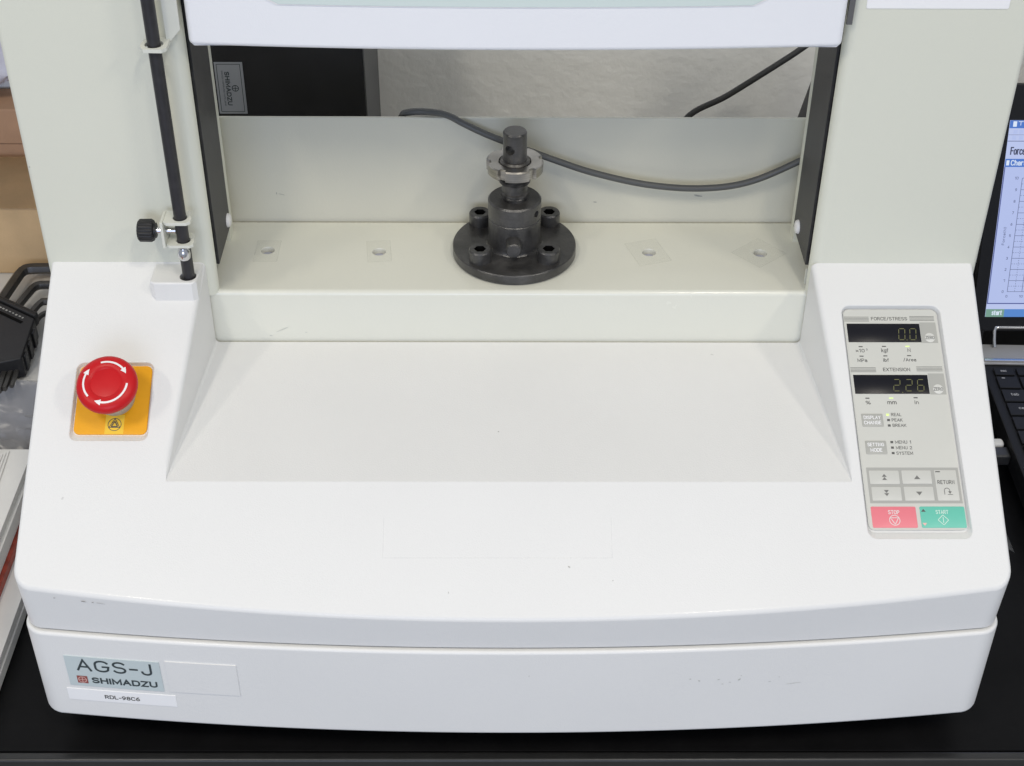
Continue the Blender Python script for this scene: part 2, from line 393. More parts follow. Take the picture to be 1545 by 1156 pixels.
def stroke_strip(P, w):
    """mitred ribbon of width w along the polyline P -> list of quads"""
    Q = [Vector(P[0])]
    for p in P[1:]:
        if (Vector(p)-Q[-1]).length > 1e-6: Q.append(Vector(p))
    if len(Q) < 2: return []
    closed = (Q[0]-Q[-1]).length < 1e-5 and len(Q) > 3
    L, Rr = [], []
    for i, p in enumerate(Q):
        d0 = (p-Q[i-1]).normalized() if i > 0 else ((p-Q[-2]).normalized() if closed else None)
        d1 = (Q[i+1]-p).normalized() if i < len(Q)-1 else ((Q[1]-p).normalized() if closed else None)
        if d0 is None: d0 = d1
        if d1 is None: d1 = d0
        t = (d0+d1); t = d1 if t.length < .2 else t.normalized()
        nrm = Vector((-t.y, t.x)); c = max(.45, nrm.dot(Vector((-d1.y, d1.x))))
        e = Vector((0, 0))
        if not closed: e = -d1*w*.45 if i == 0 else (d0*w*.45 if i == len(Q)-1 else e)
        L.append(p+e+nrm*w/2/c); Rr.append(p+e-nrm*w/2/c)
    return [[tuple(L[i]), tuple(L[i+1]), tuple(Rr[i+1]), tuple(Rr[i])] for i in range(len(Q)-1)]
def text(body, rect, fmap, m, parent, lift, weight=.155, name='lettering', gap=.26):
    """stroke lettering fitted into rect (x0, ytop, x1, ybottom); weight = stroke width / letter height"""
    x = 0; S = []
    for ch in body:
        wd, st = GLY[ch]
        for q in st: S.append([(x+px, py) for px, py in q])
        x += wd+gap
    xs = [p[0] for q in S for p in q]; ys = [p[1] for q in S for p in q]
    a, b, c, d = min(xs), max(xs), min(ys), max(ys)
    x0, yt, x1, yb = rect; sg = 1 if x1 > x0 else -1; sy = 1 if yt > yb else -1
    w = weight*abs(yt-yb)/(d-c)
    x0 += sg*w/2; x1 -= sg*w/2; yt -= sy*w/2; yb += sy*w/2
    bm = bmesh.new()
    for k, q in enumerate(S):
        P = [(x0+(px-a)/(b-a)*(x1-x0), yb+(py-c)/(d-c)*(yt-yb)) for px, py in q]
        for F in stroke_strip(P, w):
            try: bm.faces.new([bm.verts.new(fmap(u, v, lift+(k % 3)*.000006)) for u, v in F])
            except ValueError: pass
    me = bpy.data.meshes.new(name); bm.to_mesh(me); bm.free()
    return adopt(mesh_obj(name, me, m, None, False), parent)
def R4(x0, y0, x1, y1): return [(x0, y0), (x1, y0), (x1, y1), (x0, y1)]
def ring_polys(cx, cy, r0, r1, n=32, sy=1, a0=0, a1=2*PI):
    out = []
    for k in range(n):
        t, u = a0+(a1-a0)*k/n, a0+(a1-a0)*(k+1)/n
        out.append([(cx+r0*math.cos(t), cy+sy*r0*math.sin(t)), (cx+r1*math.cos(t), cy+sy*r1*math.sin(t)),
                    (cx+r1*math.cos(u), cy+sy*r1*math.sin(u)), (cx+r0*math.cos(u), cy+sy*r0*math.sin(u))])
    return out
def bar(x0, y0, x1, y1, w):
    d = Vector((x1-x0, y1-y0)).normalized()*w/2; n = Vector((-d.y, d.x))
    return [(x0+n.x, y0+n.y), (x1+n.x, y1+n.y), (x1-n.x, y1-n.y), (x0-n.x, y0-n.y)]
def blob(cx, cy, rx, ry, rot=0, n=9):
    out = []
    for k in range(n):
        a = 2*PI*k/n; r = random.uniform(.55, 1.1)
        x, y = rx*r*math.cos(a), ry*r*math.sin(a)
        out.append((cx+x*math.cos(rot)-y*math.sin(rot), cy+x*math.sin(rot)+y*math.cos(rot)))
    return out

# ------------------------------------------------------------------ room
def structure(o): o['kind'] = 'structure'; return o
bm = bmesh.new(); box(bm, -2.2, 2.2, .65, .75, -.72, 2.4); structure(finish('wall', bm, M['wall']))
bm = bmesh.new(); box(bm, -2.5, 2.5, -3, .65, -.78, -.72); structure(finish('floor', bm, M['floor']))

table = empty('table', (0, .32, 0), 'black laminate table top carrying the testing machine', 'table')
bm = bmesh.new(); box(bm, -.95, 1.25, .0045, .64, -.028, 0); world_part('table_top', bm, M['table'], table, bevel=.001)
bm = bmesh.new(); box(bm, -.95, 1.25, -.004, .0042, -.030, .0002); world_part('edge_band', bm, M['metal_edge'], table, bevel=.0022, seg=3)
for sx in (-.9, 1.2):
    for sy in (.05, .59):
        bm = bmesh.new(); box(bm, sx-.025, sx+.025, sy-.025, sy+.025, -.72, -.028); world_part('leg', bm, M['black'], table)

# ------------------------------------------------------------------ testing machine
mach = empty('testing_machine', (0, .16, 0), 'white and grey-green tabletop tensile testing machine with two columns, red emergency stop and keypad panel', 'testing machine')
SB = Vector((0, .2116, .2734)); SD = Vector((0, -.8564, -.5163)); SN = Vector((0, -.5163, .8564)); SX = Vector((1, 0, 0))
def slope(u, s, h=0): return SB + SX*u + SD*s + SN*h
def yf(x): return -.0047 + .0186*(x/.319)**2          # bowed front of the lower base
def yfu(x): return yf(x) + .0026                       # upper cover sits a little behind the ledge

# lower base: bowed front with round corners
def bowed_plan(hx, fy, yback, rc, n=36):
    pts = []
    yc = fy(hx-rc) + rc
    for k in range(n+1):
        x = -(hx-rc) + 2*(hx-rc)*k/n; pts.append((x, fy(x)))
    for k in range(1, 9):
        t = -PI/2 + PI/2*k/8; pts.append((hx-rc+rc*math.cos(t), yc+rc*math.sin(t)))
    pts += [(hx, yback), (-hx, yback)]
    for k in range(0, 8):
        t = PI + PI/2*k/8; pts.append((-hx+rc+rc*math.cos(t), yc+rc*math.sin(t)))
    return pts
bm = bmesh.new()
a, b = prism(bm, bowed_plan(.3255, yf, .33, .016), .0285, .1105)
bmesh.ops.recalc_face_normals(bm, faces=bm.faces)
es = [e for e in bm.edges if abs(e.verts[0].co.z-e.verts[1].co.z) < 1e-6]
bot = [e for e in es if e.verts[0].co.z < .05]; top = [e for e in es if e.verts[0].co.z > .05]
bmesh.ops.bevel(bm, geom=bot, offset=.0035, segments=3, affect='EDGES', profile=.5)
top = [e for e in bm.edges if e.is_valid and abs(e.verts[0].co.z-.1105) < 1e-5 and abs(e.verts[1].co.z-.1105) < 1e-5 and e.calc_face_angle(0) > .5]
bmesh.ops.bevel(bm, geom=top, offset=.0023, segments=3, affect='EDGES', profile=.5)
world_part('lower_base', bm, M['white'], mach)
bm = bmesh.new(); prism(bm, bowed_plan(.3205, lambda x: yf(x)+.0075, .32, .014), .1100, .1140); world_part('seam_groove_fill', bm, M['socket'], mach, smooth=False)  # black sheet filling the groove, drawing its dark line
for sx in (-.25, .25):
    for sy in (.06, .28):
        bm = bmesh.new(); lathe(bm, [(.018, 0), (.02, .004), (.02, .03)], 24, Matrix.Translation((sx, sy, 0))); world_part('rubber_foot', bm, M['rubber'], mach)

# upper cover with the tray recess and the two pockets cut out of the slope
def zs(y): return SB.z + (y-SB.y)*(.5163/.8564)
bm = bmesh.new()
plan = bowed_plan(.3232, yfu, .2116, .0135)
plan_top = bowed_plan(.3234, lambda x: yf(x)-.0012, .2116, .0135)   # the lip leans out a little over the seam
low = [bm.verts.new((x, y, .1128)) for x, y in plan]; hi = [bm.verts.new((x, y, zs(y))) for x, y in plan_top]
n = len(plan); bm.faces.new(list(reversed(low))); bm.faces.new(hi)
for i in range(n): bm.faces.new([low[i], low[(i+1) % n], hi[(i+1) % n], hi[i]])
bmesh.ops.recalc_face_normals(bm, faces=bm.faces)
rim = [e for e in bm.edges if all(v.co.z > zs(v.co.y)-1e-5 for v in e.verts) and not all(v.co.y > .2 for v in e.verts)]
bmesh.ops.bevel(bm, geom=rim, offset=.0026, segments=4, affect='EDGES', profile=.5)
bmesh.ops.recalc_face_normals(bm, faces=bm.faces)
me = bpy.data.meshes.new('cover_shell'); bm.to_mesh(me); bm.free()
shell = mesh_obj('cover_shell', me, M['white'])
def hull_obj(A, B):
    bm = bmesh.new(); a = [bm.verts.new(p) for p in A]; b = [bm.verts.new(p) for p in B]; n = len(a)
    bm.faces.new(a); bm.faces.new(list(reversed(b)))
    for i in range(n): bm.faces.new([a[i], b[i], b[(i+1) % n], a[(i+1) % n]])
    bmesh.ops.recalc_face_normals(bm, faces=bm.faces)
    me = bpy.data.meshes.new('cutter'); bm.to_mesh(me); bm.free(); return mesh_obj('cutter', me, None, None, False)
# tray: floor from the ridge line (y=.0735) back and up to the deck
RX0, RX1 = -.2300, .2245; BX0, BX1 = -.2160, .2100
y0, z0 = .0735, .1902; y1, z1 = .2117, .2046
def tray_sec(x0, x1, y, z, top): return [Vector((x0, y, z)), Vector((x1, y, z)), Vector((x1, y, top)), Vector((x0, y, top))]
sl = (BX0-RX0)/(y1-y0); sr = (BX1-RX1)/(y1-y0); sz = (z1-z0)/(y1-y0); ext = .03
def tray_cutter():
    bm = bmesh.new(); secs = []
    ys = [y0-.006, y0-.0002] + [y0+(y1-y0)*(k/14)**1.3 for k in range(1, 15)] + [y1+ext]
    for y in ys:
        t = y-y0; zf = z0+sz*t; h = max(zs(y), zf+.0004); xl, xr = RX0+sl*t, RX1+sr*t
        r = min(.0042, .55*(h-zf)); f = min(.003, .3*(h-zf))
        # right half from floor to top: floor fillet, wall, rounded lip, then straight up
        lip = [(r*(1-math.cos(PI/2*k/5)), h-r+r*math.sin(PI/2*k/5)) for k in range(6)] + [(r+.0004, h+.0006), (r+.002, h+.06)]
        right = [(xr-f+f*math.sin(PI/2*k/3), zf+f-f*math.cos(PI/2*k/3)) for k in range(4)] + [(xr+dx, z) for dx, z in lip]
        left = [(xl+f-f*math.sin(PI/2*k/3), zf+f-f*math.cos(PI/2*k/3)) for k in range(4)] + [(xl-dx, z) for dx, z in lip]
        secs.append([bm.verts.new((x, y, z)) for x, z in right + left[::-1]])
    n = len(secs[0]); bm.faces.new(secs[0]); bm.faces.new(list(reversed(secs[-1])))
    for p, q in zip(secs, secs[1:]):
        for i in range(n): bm.faces.new([p[i], q[i], q[(i+1) % n], p[(i+1) % n]])
    bmesh.ops.recalc_face_normals(bm, faces=bm.faces)
    me = bpy.data.meshes.new('cutter'); bm.to_mesh(me); bm.free(); return mesh_obj('cutter', me, None, None, False)
tray = tray_cutter()
# panel pocket, panel-local millimetres (a across, b down the slope)
def pmap(depth):
    def f(a, b, h=0): a, b = a/1000, b/1000; return slope(.2294+a+.0272*b, .037+b, -depth+h)
    return f
PD = .0036
pm0 = pmap(0); pm = pmap(PD)
def frustum(rim, floor, f, depth):
    # wall runs from the rim at the surface to the floor; extended upward along the wall
    cx = sum(x for x, y in rim)/len(rim); cy = sum(y for x, y in rim)/len(rim)
    def grow(d): return [(x+d*(1 if x > cx else -1), y+d*(1 if y > cy else -1)) for x, y in rim]
    lay = [(grow(1.6), .012), (grow(.9), .00003), (grow(.42), -.00018), (grow(.12), -.0005), (rim, -.0009), (floor, -depth)]
    bm = bmesh.new(); L = [[bm.verts.new(f(x, y, h)) for x, y in P] for P, h in lay]; n = len(rim)
    bm.faces.new(L[0]); bm.faces.new(list(reversed(L[-1])))
    for k in range(len(L)-1):
        for i in range(n): bm.faces.new([L[k][i], L[k+1][i], L[k+1][(i+1) % n], L[k][(i+1) % n]])
    bmesh.ops.recalc_face_normals(bm, faces=bm.faces)
    me = bpy.data.meshes.new('cutter'); bm.to_mesh(me); bm.free(); return mesh_obj('cutter', me, None, None, False)
pocket1 = frustum(rrect(-1.4, -4.2, 66.9, 162.6, 6), rrect(-.5, -3.4, 66.0, 157.6, 5), pm0, PD+.0008)
def emap(a, b, h=0): return slope(-.2708+a/1000, .1030+b/1000, h)
pocket2 = frustum(rrect(-26.1, -26.8, 25.9, 29.2, 5), rrect(-25.2, -26.0, 25.2, 24.6, 4), emap, .0038)
boolean(shell, [tray, pocket1, pocket2])
bm = bmesh.new(); bm.from_mesh(shell.data)
bmesh.ops.remove_doubles(bm, verts=bm.verts, dist=1e-6)
for f in bm.faces: f.smooth = True
bm.to_mesh(shell.data); bm.free(); sharp(shell.data, 24)
if not shell.data.materials: shell.data.materials.append(M['white'])
weighted(shell)
adopt(shell, mach)

# deck beam, machine body
DX0, DX1, DY0, DY1, DZ = -.2135, .2095, .2136, .3109, .2473
bm = bmesh.new(); box(bm, DX0-.0085, DX1+.0085, DY0, .3085, .15, DZ)
bmesh.ops.recalc_face_normals(bm, faces=bm.faces)
e = [e for e in bm.edges if all(abs(v.co.z-DZ) < 1e-6 and abs(v.co.y-DY0) < 1e-6 for v in e.verts)]
bmesh.ops.bevel(bm, geom=e, offset=.0035, segments=4, affect='EDGES', profile=.5)
me = bpy.data.meshes.new('deck'); bm.to_mesh(me); bm.free(); deck = mesh_obj('deck', me, M['deck'])
HOLES = [(-.1816, .2685), (-.0989, .2669), (.1014, .2667), (.1841, .2660)]
cut = []
for hx, hy in HOLES:
    bm = bmesh.new(); lathe(bm, [(.0046, -.02), (.0046, -.0010), (.0054, .0004), (.0054, .004)], 28, Matrix.Translation((hx, hy, DZ)))
    bmesh.ops.recalc_face_normals(bm, faces=bm.faces); me = bpy.data.meshes.new('cutter'); bm.to_mesh(me); bm.free(); cut.append(mesh_obj('cutter', me, None, None, False))
boolean(deck, cut)
for p in deck.data.polygons: p.use_smooth = True
sharp(deck.data); weighted(deck); adopt(deck, mach)
for hx, hy in HOLES:
    bm = bmesh.new(); lathe(bm, [(.0044, -.012), (.0044, -.0040), (.0036, -.0036)], 24, Matrix.Translation((hx, hy, DZ))); world_part('hole_plug', bm, M['lilac'], mach)
def deckmap(cx, cy, rot):
    def f(x, y, h=0):
        c, s = math.cos(rot), math.sin(rot); return Vector((cx+x*c-y*s, cy+x*s+y*c, DZ+h))
    return f
for (cx, cy, hw, hh, rot) in ((-.1818, .2675, .0088, .0145, 0), (-.0990, .2675, .0088, .0145, .10), (.1005, .2668, .0125, .016, .30), (.1830, .2660, .015, .014, .72)):
    f = deckmap(cx, cy, rot)
    t = slab('clear_tape', R4(-hw, -hh, hw, hh), f, M['tape'], mach, .0001, .00028)
    polys('tape_edge', [bar(-hw, -hh, hw, -hh, .0005), bar(hw, -hh, hw, hh, .0006), bar(-hw, hh, -hw, -hh, .0005), bar(-hw, hh, hw, hh, .0004)], f, M['tape_edge'], t, .00036)

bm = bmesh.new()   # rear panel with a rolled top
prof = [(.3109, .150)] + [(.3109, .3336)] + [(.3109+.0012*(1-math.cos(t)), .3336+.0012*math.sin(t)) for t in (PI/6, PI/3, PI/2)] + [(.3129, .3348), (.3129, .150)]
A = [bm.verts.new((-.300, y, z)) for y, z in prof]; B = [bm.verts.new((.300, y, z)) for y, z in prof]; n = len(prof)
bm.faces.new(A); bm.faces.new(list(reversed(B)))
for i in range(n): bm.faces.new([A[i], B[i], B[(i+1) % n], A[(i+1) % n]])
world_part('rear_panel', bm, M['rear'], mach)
bm = bmesh.new(); box(bm, -.3225, -.2225, .2119, .3105, .114, .2440); box(bm, .2185, .3225, .2119, .3105, .114, .2440); box(bm, -.2224, .2184, .2150, .3105, .114, .149)
world_part('body_block', bm, M['column'], mach, bevel=.001)

# columns: extruded C profile with a slot on the inner side, bellows strip in front of it
CB = .2452; CT = .62
for s in (-1, 1):
    xi, xo = .2096, .3265
    pr = []
    def arc(cx, cy, r, a0, a1, n=6):
        for k in range(n+1):
            t = a0+(a1-a0)*k/n; pr.append((cx+r*math.cos(t), cy+r*math.sin(t)))
    arc(xo-.0035, .2116+.0035, .0035, 0, -PI/2)
    arc(xi+.0068, .2116+.0068, .0068, -PI/2, -PI)
    pr += [(xi, .2184), (xi+.028, .2184), (xi+.028, .2278), (xi+.013, .2278), (xi+.013, .2818), (xi+.0012, .2818), (xi+.0012, .2955), (xo, .2955)]
    bm = bmesh.new(); prism(bm, [(s*x, y) for x, y in pr], CB, CT)
    world_part('column', bm, M['column'], mach)
    bm = bmesh.new(); box(bm, *sorted((s*.2095, s*.2222)), .2282, .2814, .2612, CT)
    strip = world_part('guide_strip', bm, M['strip'], mach, bevel=.0004)
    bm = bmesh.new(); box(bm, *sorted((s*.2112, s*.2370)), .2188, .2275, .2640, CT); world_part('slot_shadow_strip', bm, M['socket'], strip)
    zc = .2625 if s > 0 else .2605; yc = .2610 if s > 0 else .2685
    zc = .2668
    bm = bmesh.new()
    mt = frame(Vector((s*.2095, yc+.004, zc+.004)), Vector((0, -s, 0)), Vector((0, 0, 1)), Vector((-s, 0, 0)))
    lathe(bm, [(.0052, 0), (.0052, .0008), (.0046, .0020), (.0030, .0027), (.0010, .0029)], 24, mt)
    sc = world_part('screw', bm, M['arrow'], strip)
    bm = bmesh.new()
    for k in range(2): box(bm, -.0026, .0026, -.0004, .0004, .0024, .0030, mt @ Matrix.Rotation(k*PI/2+.4, 4, 'Z'))
# narrow cable tie tail under the right strip
bm = bmesh.new(); box(bm, .2098, .2118, .2240, .2262, .2475, .2600); world_part('tie_tail', bm, M['bracket'], mach, bevel=.0004)

# crosshead cover above, bowed
def yx(x): return .1965 + .0075*(x/.205)**2
bm = bmesh.new(); prism(bm, bowed_plan(.2058, yx, .2085, .004, 30), .4393, .535)
for v in bm.verts: v.co.x += .0008
bmesh.ops.recalc_face_normals(bm, faces=bm.faces)
bmesh.ops.bevel(bm, geom=[e for e in bm.edges if e.verts[0].co.z < .4394 and e.verts[1].co.z < .4394], offset=.0035, segments=4, affect='EDGES', profile=.5)
ch = world_part('crosshead', bm, M['cover'], mach)
bm = bmesh.new(); box(bm, -.2050, .2060, .2090, .2800, .4560, .530); world_part('crosshead_beam', bm, M['column'], mach, bevel=.002)
def xmap(a, b, h=0): return Vector((a, yx(a)-h, b))
def strip_plate(name, x0, x1, zt, zb, fm, m, parent, h, n=20, r=0):
    bm = bmesh.new(); rows = []
    for k in range(n+1):
        x = x0+(x1-x0)*k/n
        d = 0
        if r: 
            e = min(x-x0, x1-x); d = r - math.sqrt(max(0, r*r-(r-e)**2)) if e < r else 0
        rows.append([bm.verts.new(fm(x, zt, h)), bm.verts.new(fm(x, zb+d, h)), bm.verts.new(fm(x, zt, 0)), bm.verts.new(fm(x, zb+d, 0))])
    for p, q in zip(rows, rows[1:]):
        bm.faces.new([p[0], p[1], q[1], q[0]]); bm.faces.new([p[1], p[3], q[3], q[1]]); bm.faces.new([p[2], p[0], q[0], q[2]])
    bm.faces.new([rows[0][1], rows[0][0], rows[0][2], rows[0][3]]); bm.faces.new([rows[-1][0], rows[-1][1], rows[-1][3], rows[-1][2]])
    return world_part(name, bm, m, parent)
strip_plate('front_label', -.1545, .1555, .525, .4685, xmap, M['arrow'], ch, .0005, 40, .004)
strip_plate('pale_green_band', -.1535, .1545, .524, .4693, xmap, M['pale_green'], ch, .0009, 40, .004)
def cmap(a, b, h=0): return Vector((a, .2116-h, b))
slab('column_label', rrect(.2198, .4625, .3092, .56, .001, 2), cmap, M['paper_label'], mach, 0, .0005)
bm = bmesh.new(); box(bm, .2082, .2118, .2080, .2100, .4530, .60); world_part('gap_shadow_bracket', bm, M['box_side'], mach)  # grey part; the shadow of the gap is put into its dark colour

# rod block, limit rod, guide ring, stop clamp
RXc, RYc, RR = -.2245, .1952, .0042
bm = bmesh.new()
top = [(-.2505, .2114), (-.2505, .1890), (-.2475, .1862), (-.2215, .1862), (-.2185, .1890), (-.2172, .2114)]
prism(bm, list(reversed(top)), .235, .2726)
bmesh.ops.recalc_face_normals(bm, faces=bm.faces)
bmesh.ops.bevel(bm, geom=[e for e in bm.edges if all(v.co.z > .27 for v in e.verts) and not all(v.co.y > .21 for v in e.verts)], offset=.0014, segments=3, affect='EDGES', profile=.5)
me = bpy.data.meshes.new('rod_block'); bm.to_mesh(me); bm.free(); blk = mesh_obj('rod_block', me, M['white'])
bm = bmesh.new(); lathe(bm, [(.0058, .25), (.0058, .29)], 32, Matrix.Translation((RXc-.0006, RYc-.0004, 0))); bmesh.ops.recalc_face_normals(bm, faces=bm.faces)
me = bpy.data.meshes.new('cutter'); bm.to_mesh(me); bm.free(); boolean(blk, [mesh_obj('cutter', me, None, None, False)])
for p in blk.data.polygons: p.use_smooth = True
sharp(blk.data); weighted(blk); adopt(blk, mach)
bm = bmesh.new(); lathe(bm, [(RR, .2505), (RR, .60)], 28, Matrix.Translation((RXc, RYc, 0))); world_part('limit_rod', bm, M['rod'], mach)
def plate_with_hole(bm, outline, hole_c, hole_r, z0, z1, n=40):
    # outline resampled by angle about the hole so that ring quads can be built
    def hit(a):
        d = Vector((math.cos(a), math.sin(a))); best = None
        for i in range(len(outline)):
            p = Vector(outline[i])-Vector(hole_c); q = Vector(outline[(i+1) % len(outline)])-Vector(hole_c); e = q-p
            den = d.x*e.y-d.y*e.x
            if abs(den) < 1e-12: continue
            t = (p.x*e.y-p.y*e.x)/den; u = (p.x*d.y-p.y*d.x)/den
            if t > 0 and -1e-6 <= u <= 1+1e-6 and (best is None or t < best): best = t
        return Vector(hole_c)+d*best
    angs = sorted([2*PI*k/n for k in range(n)] + [math.atan2(y-hole_c[1], x-hole_c[0]) % (2*PI) for x, y in outline])
    O = [hit(a) for a in angs]; I = [Vector(hole_c)+Vector((math.cos(a), math.sin(a)))*hole_r for a in angs]
    L = [[bm.verts.new((p.x, p.y, z)) for p in P] for P in (O, I) for z in (z0, z1)]
    n = len(angs)
    for i in range(n):
        j = (i+1) % n
        bm.faces.new([L[0][i], L[0][j], L[1][j], L[1][i]]); bm.faces.new([L[2][j], L[2][i], L[3][i], L[3][j]])
        bm.faces.new([L[1][i], L[1][j], L[3][j], L[3][i]]); bm.faces.new([L[0][j], L[0][i], L[2][i], L[2][j]])
rc = (RXc, RYc)
gb = None
bm = bmesh.new()   # hanging plate with a chamfered lower corner
prism(bm, [(-.2185, .4425), (-.2160, .4425), (-.2088, .4505), (-.2080, .60), (-.2185, .60)], .2030, .2052, frame(Vector((0, 0, 0)), Vector((1, 0, 0)), Vector((0, 0, 1)), Vector((0, 1, 0))))
gb = world_part('guide_bracket', bm, M['bracket'], mach, bevel=.0004)
bm = bmesh.new(); box(bm, -.2187, -.2166, .2054, .2112, .4428, .60); world_part('bracket_flange', bm, M['bracket'], gb)
bm = bmesh.new()
plate_with_hole(bm, [(-.2320, .2030), (-.2330, .1925), (-.2300, .1875), (-.2185, .1872), (-.2160, .1905), (-.2160, .2050), (-.2260, .2060)], rc, .0058, .4420, .4444)
world_part('guide_ring', bm, M['bracket'], gb, bevel=.0004)
cl = None
out = [(-.2352, .2045), (-.2352, .1900), (-.2330, .1878), (-.2195, .1878), (-.2170, .1900), (-.2168, .1945), (-.2185, .1985), (-.2185, .2045)]
bm = bmesh.new(); box(bm, -.2374, -.2353, .1878, .2045, .2995, .3195)
cl = world_part('stop_clamp', bm, M['bracket'], mach, bevel=.0006)
for z in (.2995, .3173):
    bm = bmesh.new(); plate_with_hole(bm, out, rc, .0048, z, z+.0022); world_part('clamp_plate', bm, M['bracket'], cl, bevel=.0004)
bm = bmesh.new(); mt = frame(Vector((-.2476, .1950, .3095)), Vector((0, 1, 0)), Vector((0, 0, 1)), Vector((1, 0, 0)))
lathe(bm, [(.0066, -.0062), (.0078, -.0050), (.0079, .0026), (.0070, .0042), (.0052, .0046), (.0052, .0058)], 72, mt, radial=lambda a, r, z: 1-.05*(math.cos(18*a) > .2)*(r > .0065))
world_part('knob', bm, M['black'], cl)
bm = bmesh.new(); lathe(bm, [(.0022, .0052), (.0022, .0098), (.0022, .0190)], 20, mt); world_part('clamp_screw', bm, M['chrome'], cl)
bm = bmesh.new(); mt = Matrix.Translation((RXc+.0002, RYc-.0048, .2935))
lathe(bm, [(.0030, -.0040), (.0040, -.0028), (.0044, 0), (.0040, .0028), (.0030, .0042), (.0026, .0052)], 24, mt); world_part('ball_stop', bm, M['chrome'], cl)

# ---- emergency stop
bm = bmesh.new()
plate = slab('emergency_stop', rrect(-24.6, -25.4, 24.6, 24.2, 4), emap, M['yellow'], mach, -.0037, -.0026, .0003)
slab('warning_label', R4(-3.6, 10.3, 9.0, 24.0), emap, M['yellow2'], plate, -.00259, -.00250)
tri = [(2.7+4.15*math.sin(t), 17.2-4.15*math.cos(t)) for t in (0, 2*PI/3, 4*PI/3)]
tri2 = [(2.7+2.5*math.sin(t), 17.4-2.5*math.cos(t)) for t in (0, 2*PI/3, 4*PI/3)]
P = ring_polys(2.7, 17.2, 4.15, 4.6)
for T, w in ((tri, .5), (tri2, .75)): P += [bar(*T[i], *T[(i+1) % 3], w) for i in range(3)]
polys('warning_symbol', P, emap, M['print'], plate, -.00244)
EC = slope(-.2690, .1012, -.0026)
em = frame(EC, SX, -SD, SN)
bm = bmesh.new(); lathe(bm, [(.0128, 0), (.0128, .0030), (.0118, .0034), (.0118, .0150)], 48, em); world_part('collar_base', bm, M['collar'], plate)
bm = bmesh.new(); lathe(bm, [(.0135, .0085), (.0158, .0095), (.0166, .0205), (.0150, .0215)], 120, em, radial=lambda a, r, z: 1-.018*(math.cos(60*a) > 0)); world_part('grip_collar', bm, M['collar'], plate)
bm = bmesh.new()
capp = [(.0165, .0208), (.0190, .0212), (.0200, .0226), (.0203, .0245), (.0199, .0264), (.0186, .0282), (.0165, .0293), (.0140, .0298), (.0118, .0296), (.0106, .0290), (.0099, .0285), (.0090, .0287), (.0060, .0290), (.0020, .0292)]
lathe(bm, capp, 72, em); cap = world_part('mushroom_head', bm, M['red'], plate)
def caph(r):
    for (r0, h0), (r1, h1) in zip(capp[3:], capp[4:]):
        if r1 <= r <= r0: return h1+(h0-h1)*(r-r1)/(r0-r1)
    return .0298
def capmap(a, b, h=0):   # a = clockwise angle from top, b = radius (mm)
    r = b/1000; return EC + SX*(r*math.sin(a)) - SD*(r*math.cos(a)) + SN*(caph(r)+h)
for a0, a1 in ((-17, 48), (93, 187), (226, 293)):
    a0, a1 = math.radians(a0), math.radians(a1); P = []
    for k in range(20):
        t, u = a0+(a1-a0)*k/20, a0+(a1-a0)*(k+1)/20
        P.append([(t, 13.75), (u, 13.75), (u, 14.4), (t, 14.4)]); P.append([(t, 14.4), (u, 14.4), (u, 15.05), (t, 15.05)])
    hd = math.radians(17)
    for k in range(5):
        f0, f1 = k/5, (k+1)/5
        for s in (-1, 1):
            P.append([(a1+hd*f0, 14.4), (a1+hd*f1, 14.4), (a1+hd*f1, 14.4+s*2.0*(1-f1)), (a1+hd*f0, 14.4+s*2.0*(1-f0))])
    polys('turn_arrow', P, capmap, M['arrow'], plate, .00012)

# ---- control panel
panel = slab('control_panel', rrect(.0, -2.6, 65.3, 156.2, 4), pm, M['face'], mach, 0, .0004)
L0 = .00044; L1 = .00052; L2 = .0006
def key(name, P, m, h=.0008): return slab(name, P, pm, m, panel, .0003, h, .0002)
for rect in ((.4, 3.0, 17.6, 6.0), (46.0, 2.5, 63.0, 5.5), (.7, 41.0, 18.1, 44.0), (46.0, 40.3, 63.8, 43.3)):
    x0, a, x1, b = rect
    polys('rule_lines', [R4(x0, a+(b-a)*k/3-.2, x1, a+(b-a)*k/3+.2) for k in range(4)], pm, M['mid'], panel, L0)
text('FORCE/STRESS', (19.2, 2.8, 44.3, 5.6), pm, M['print'], panel, L0)
text('EXTENSION', (23.0, 41.0, 41.6, 43.6), pm, M['print'], panel, L0)
polys('grey_patch', [R4(52.4, 7.0, 63.6, 22.5)], pm, M['greypatch'], panel, L0)
polys('grey_patch', [R4(53.2, 45.2, 64.2, 60.6)], pm, M['greypatch'], panel, L0)
key('display_window', R4(1.7, 8.0, 52.2, 22.0), M['window'], .0007); key('display_window', R4(1.9, 46.3, 52.8, 60.2), M['window'], .0007)
def circ(cx, cy, r, n=28): return [(cx+r*math.cos(2*PI*k/n), cy+r*math.sin(2*PI*k/n)) for k in range(n)]
for cx, cy in ((58.3, 18.5), (59.0, 56.7)):
    key('zero_key', circ(cx, cy, 3.5), M['zero'], .0007)
    text('ZERO', (cx-3.2, cy-1.25, cx+3.2, cy+1.25), pm, M['mid'], panel, .00075)
SEG = {'0': 'abcdef', '2': 'abged', '6': 'afgedc'}
def digit(ch, x0, y0, w, h, sl=-.10):
    def q(x, y): return (x0+x+sl*(y-h), y0+y)
    t = .42
    S = {'a': ((.5, 0), (w-.5, 0)), 'd': ((.5, h), (w-.5, h)), 'g': ((.5, h/2), (w-.5, h/2)), 'b': ((w, .5), (w, h/2-.5)), 'c': ((w, h/2+.5), (w, h-.5)), 'f': ((0, .5), (0, h/2-.5)), 'e': ((0, h/2+.5), (0, h-.5))}
    polys('display_digit', [bar(*q(*S[s][0]), *q(*S[s][1]), t) for s in SEG[ch]], pm, M['digit'], panel, .00078)
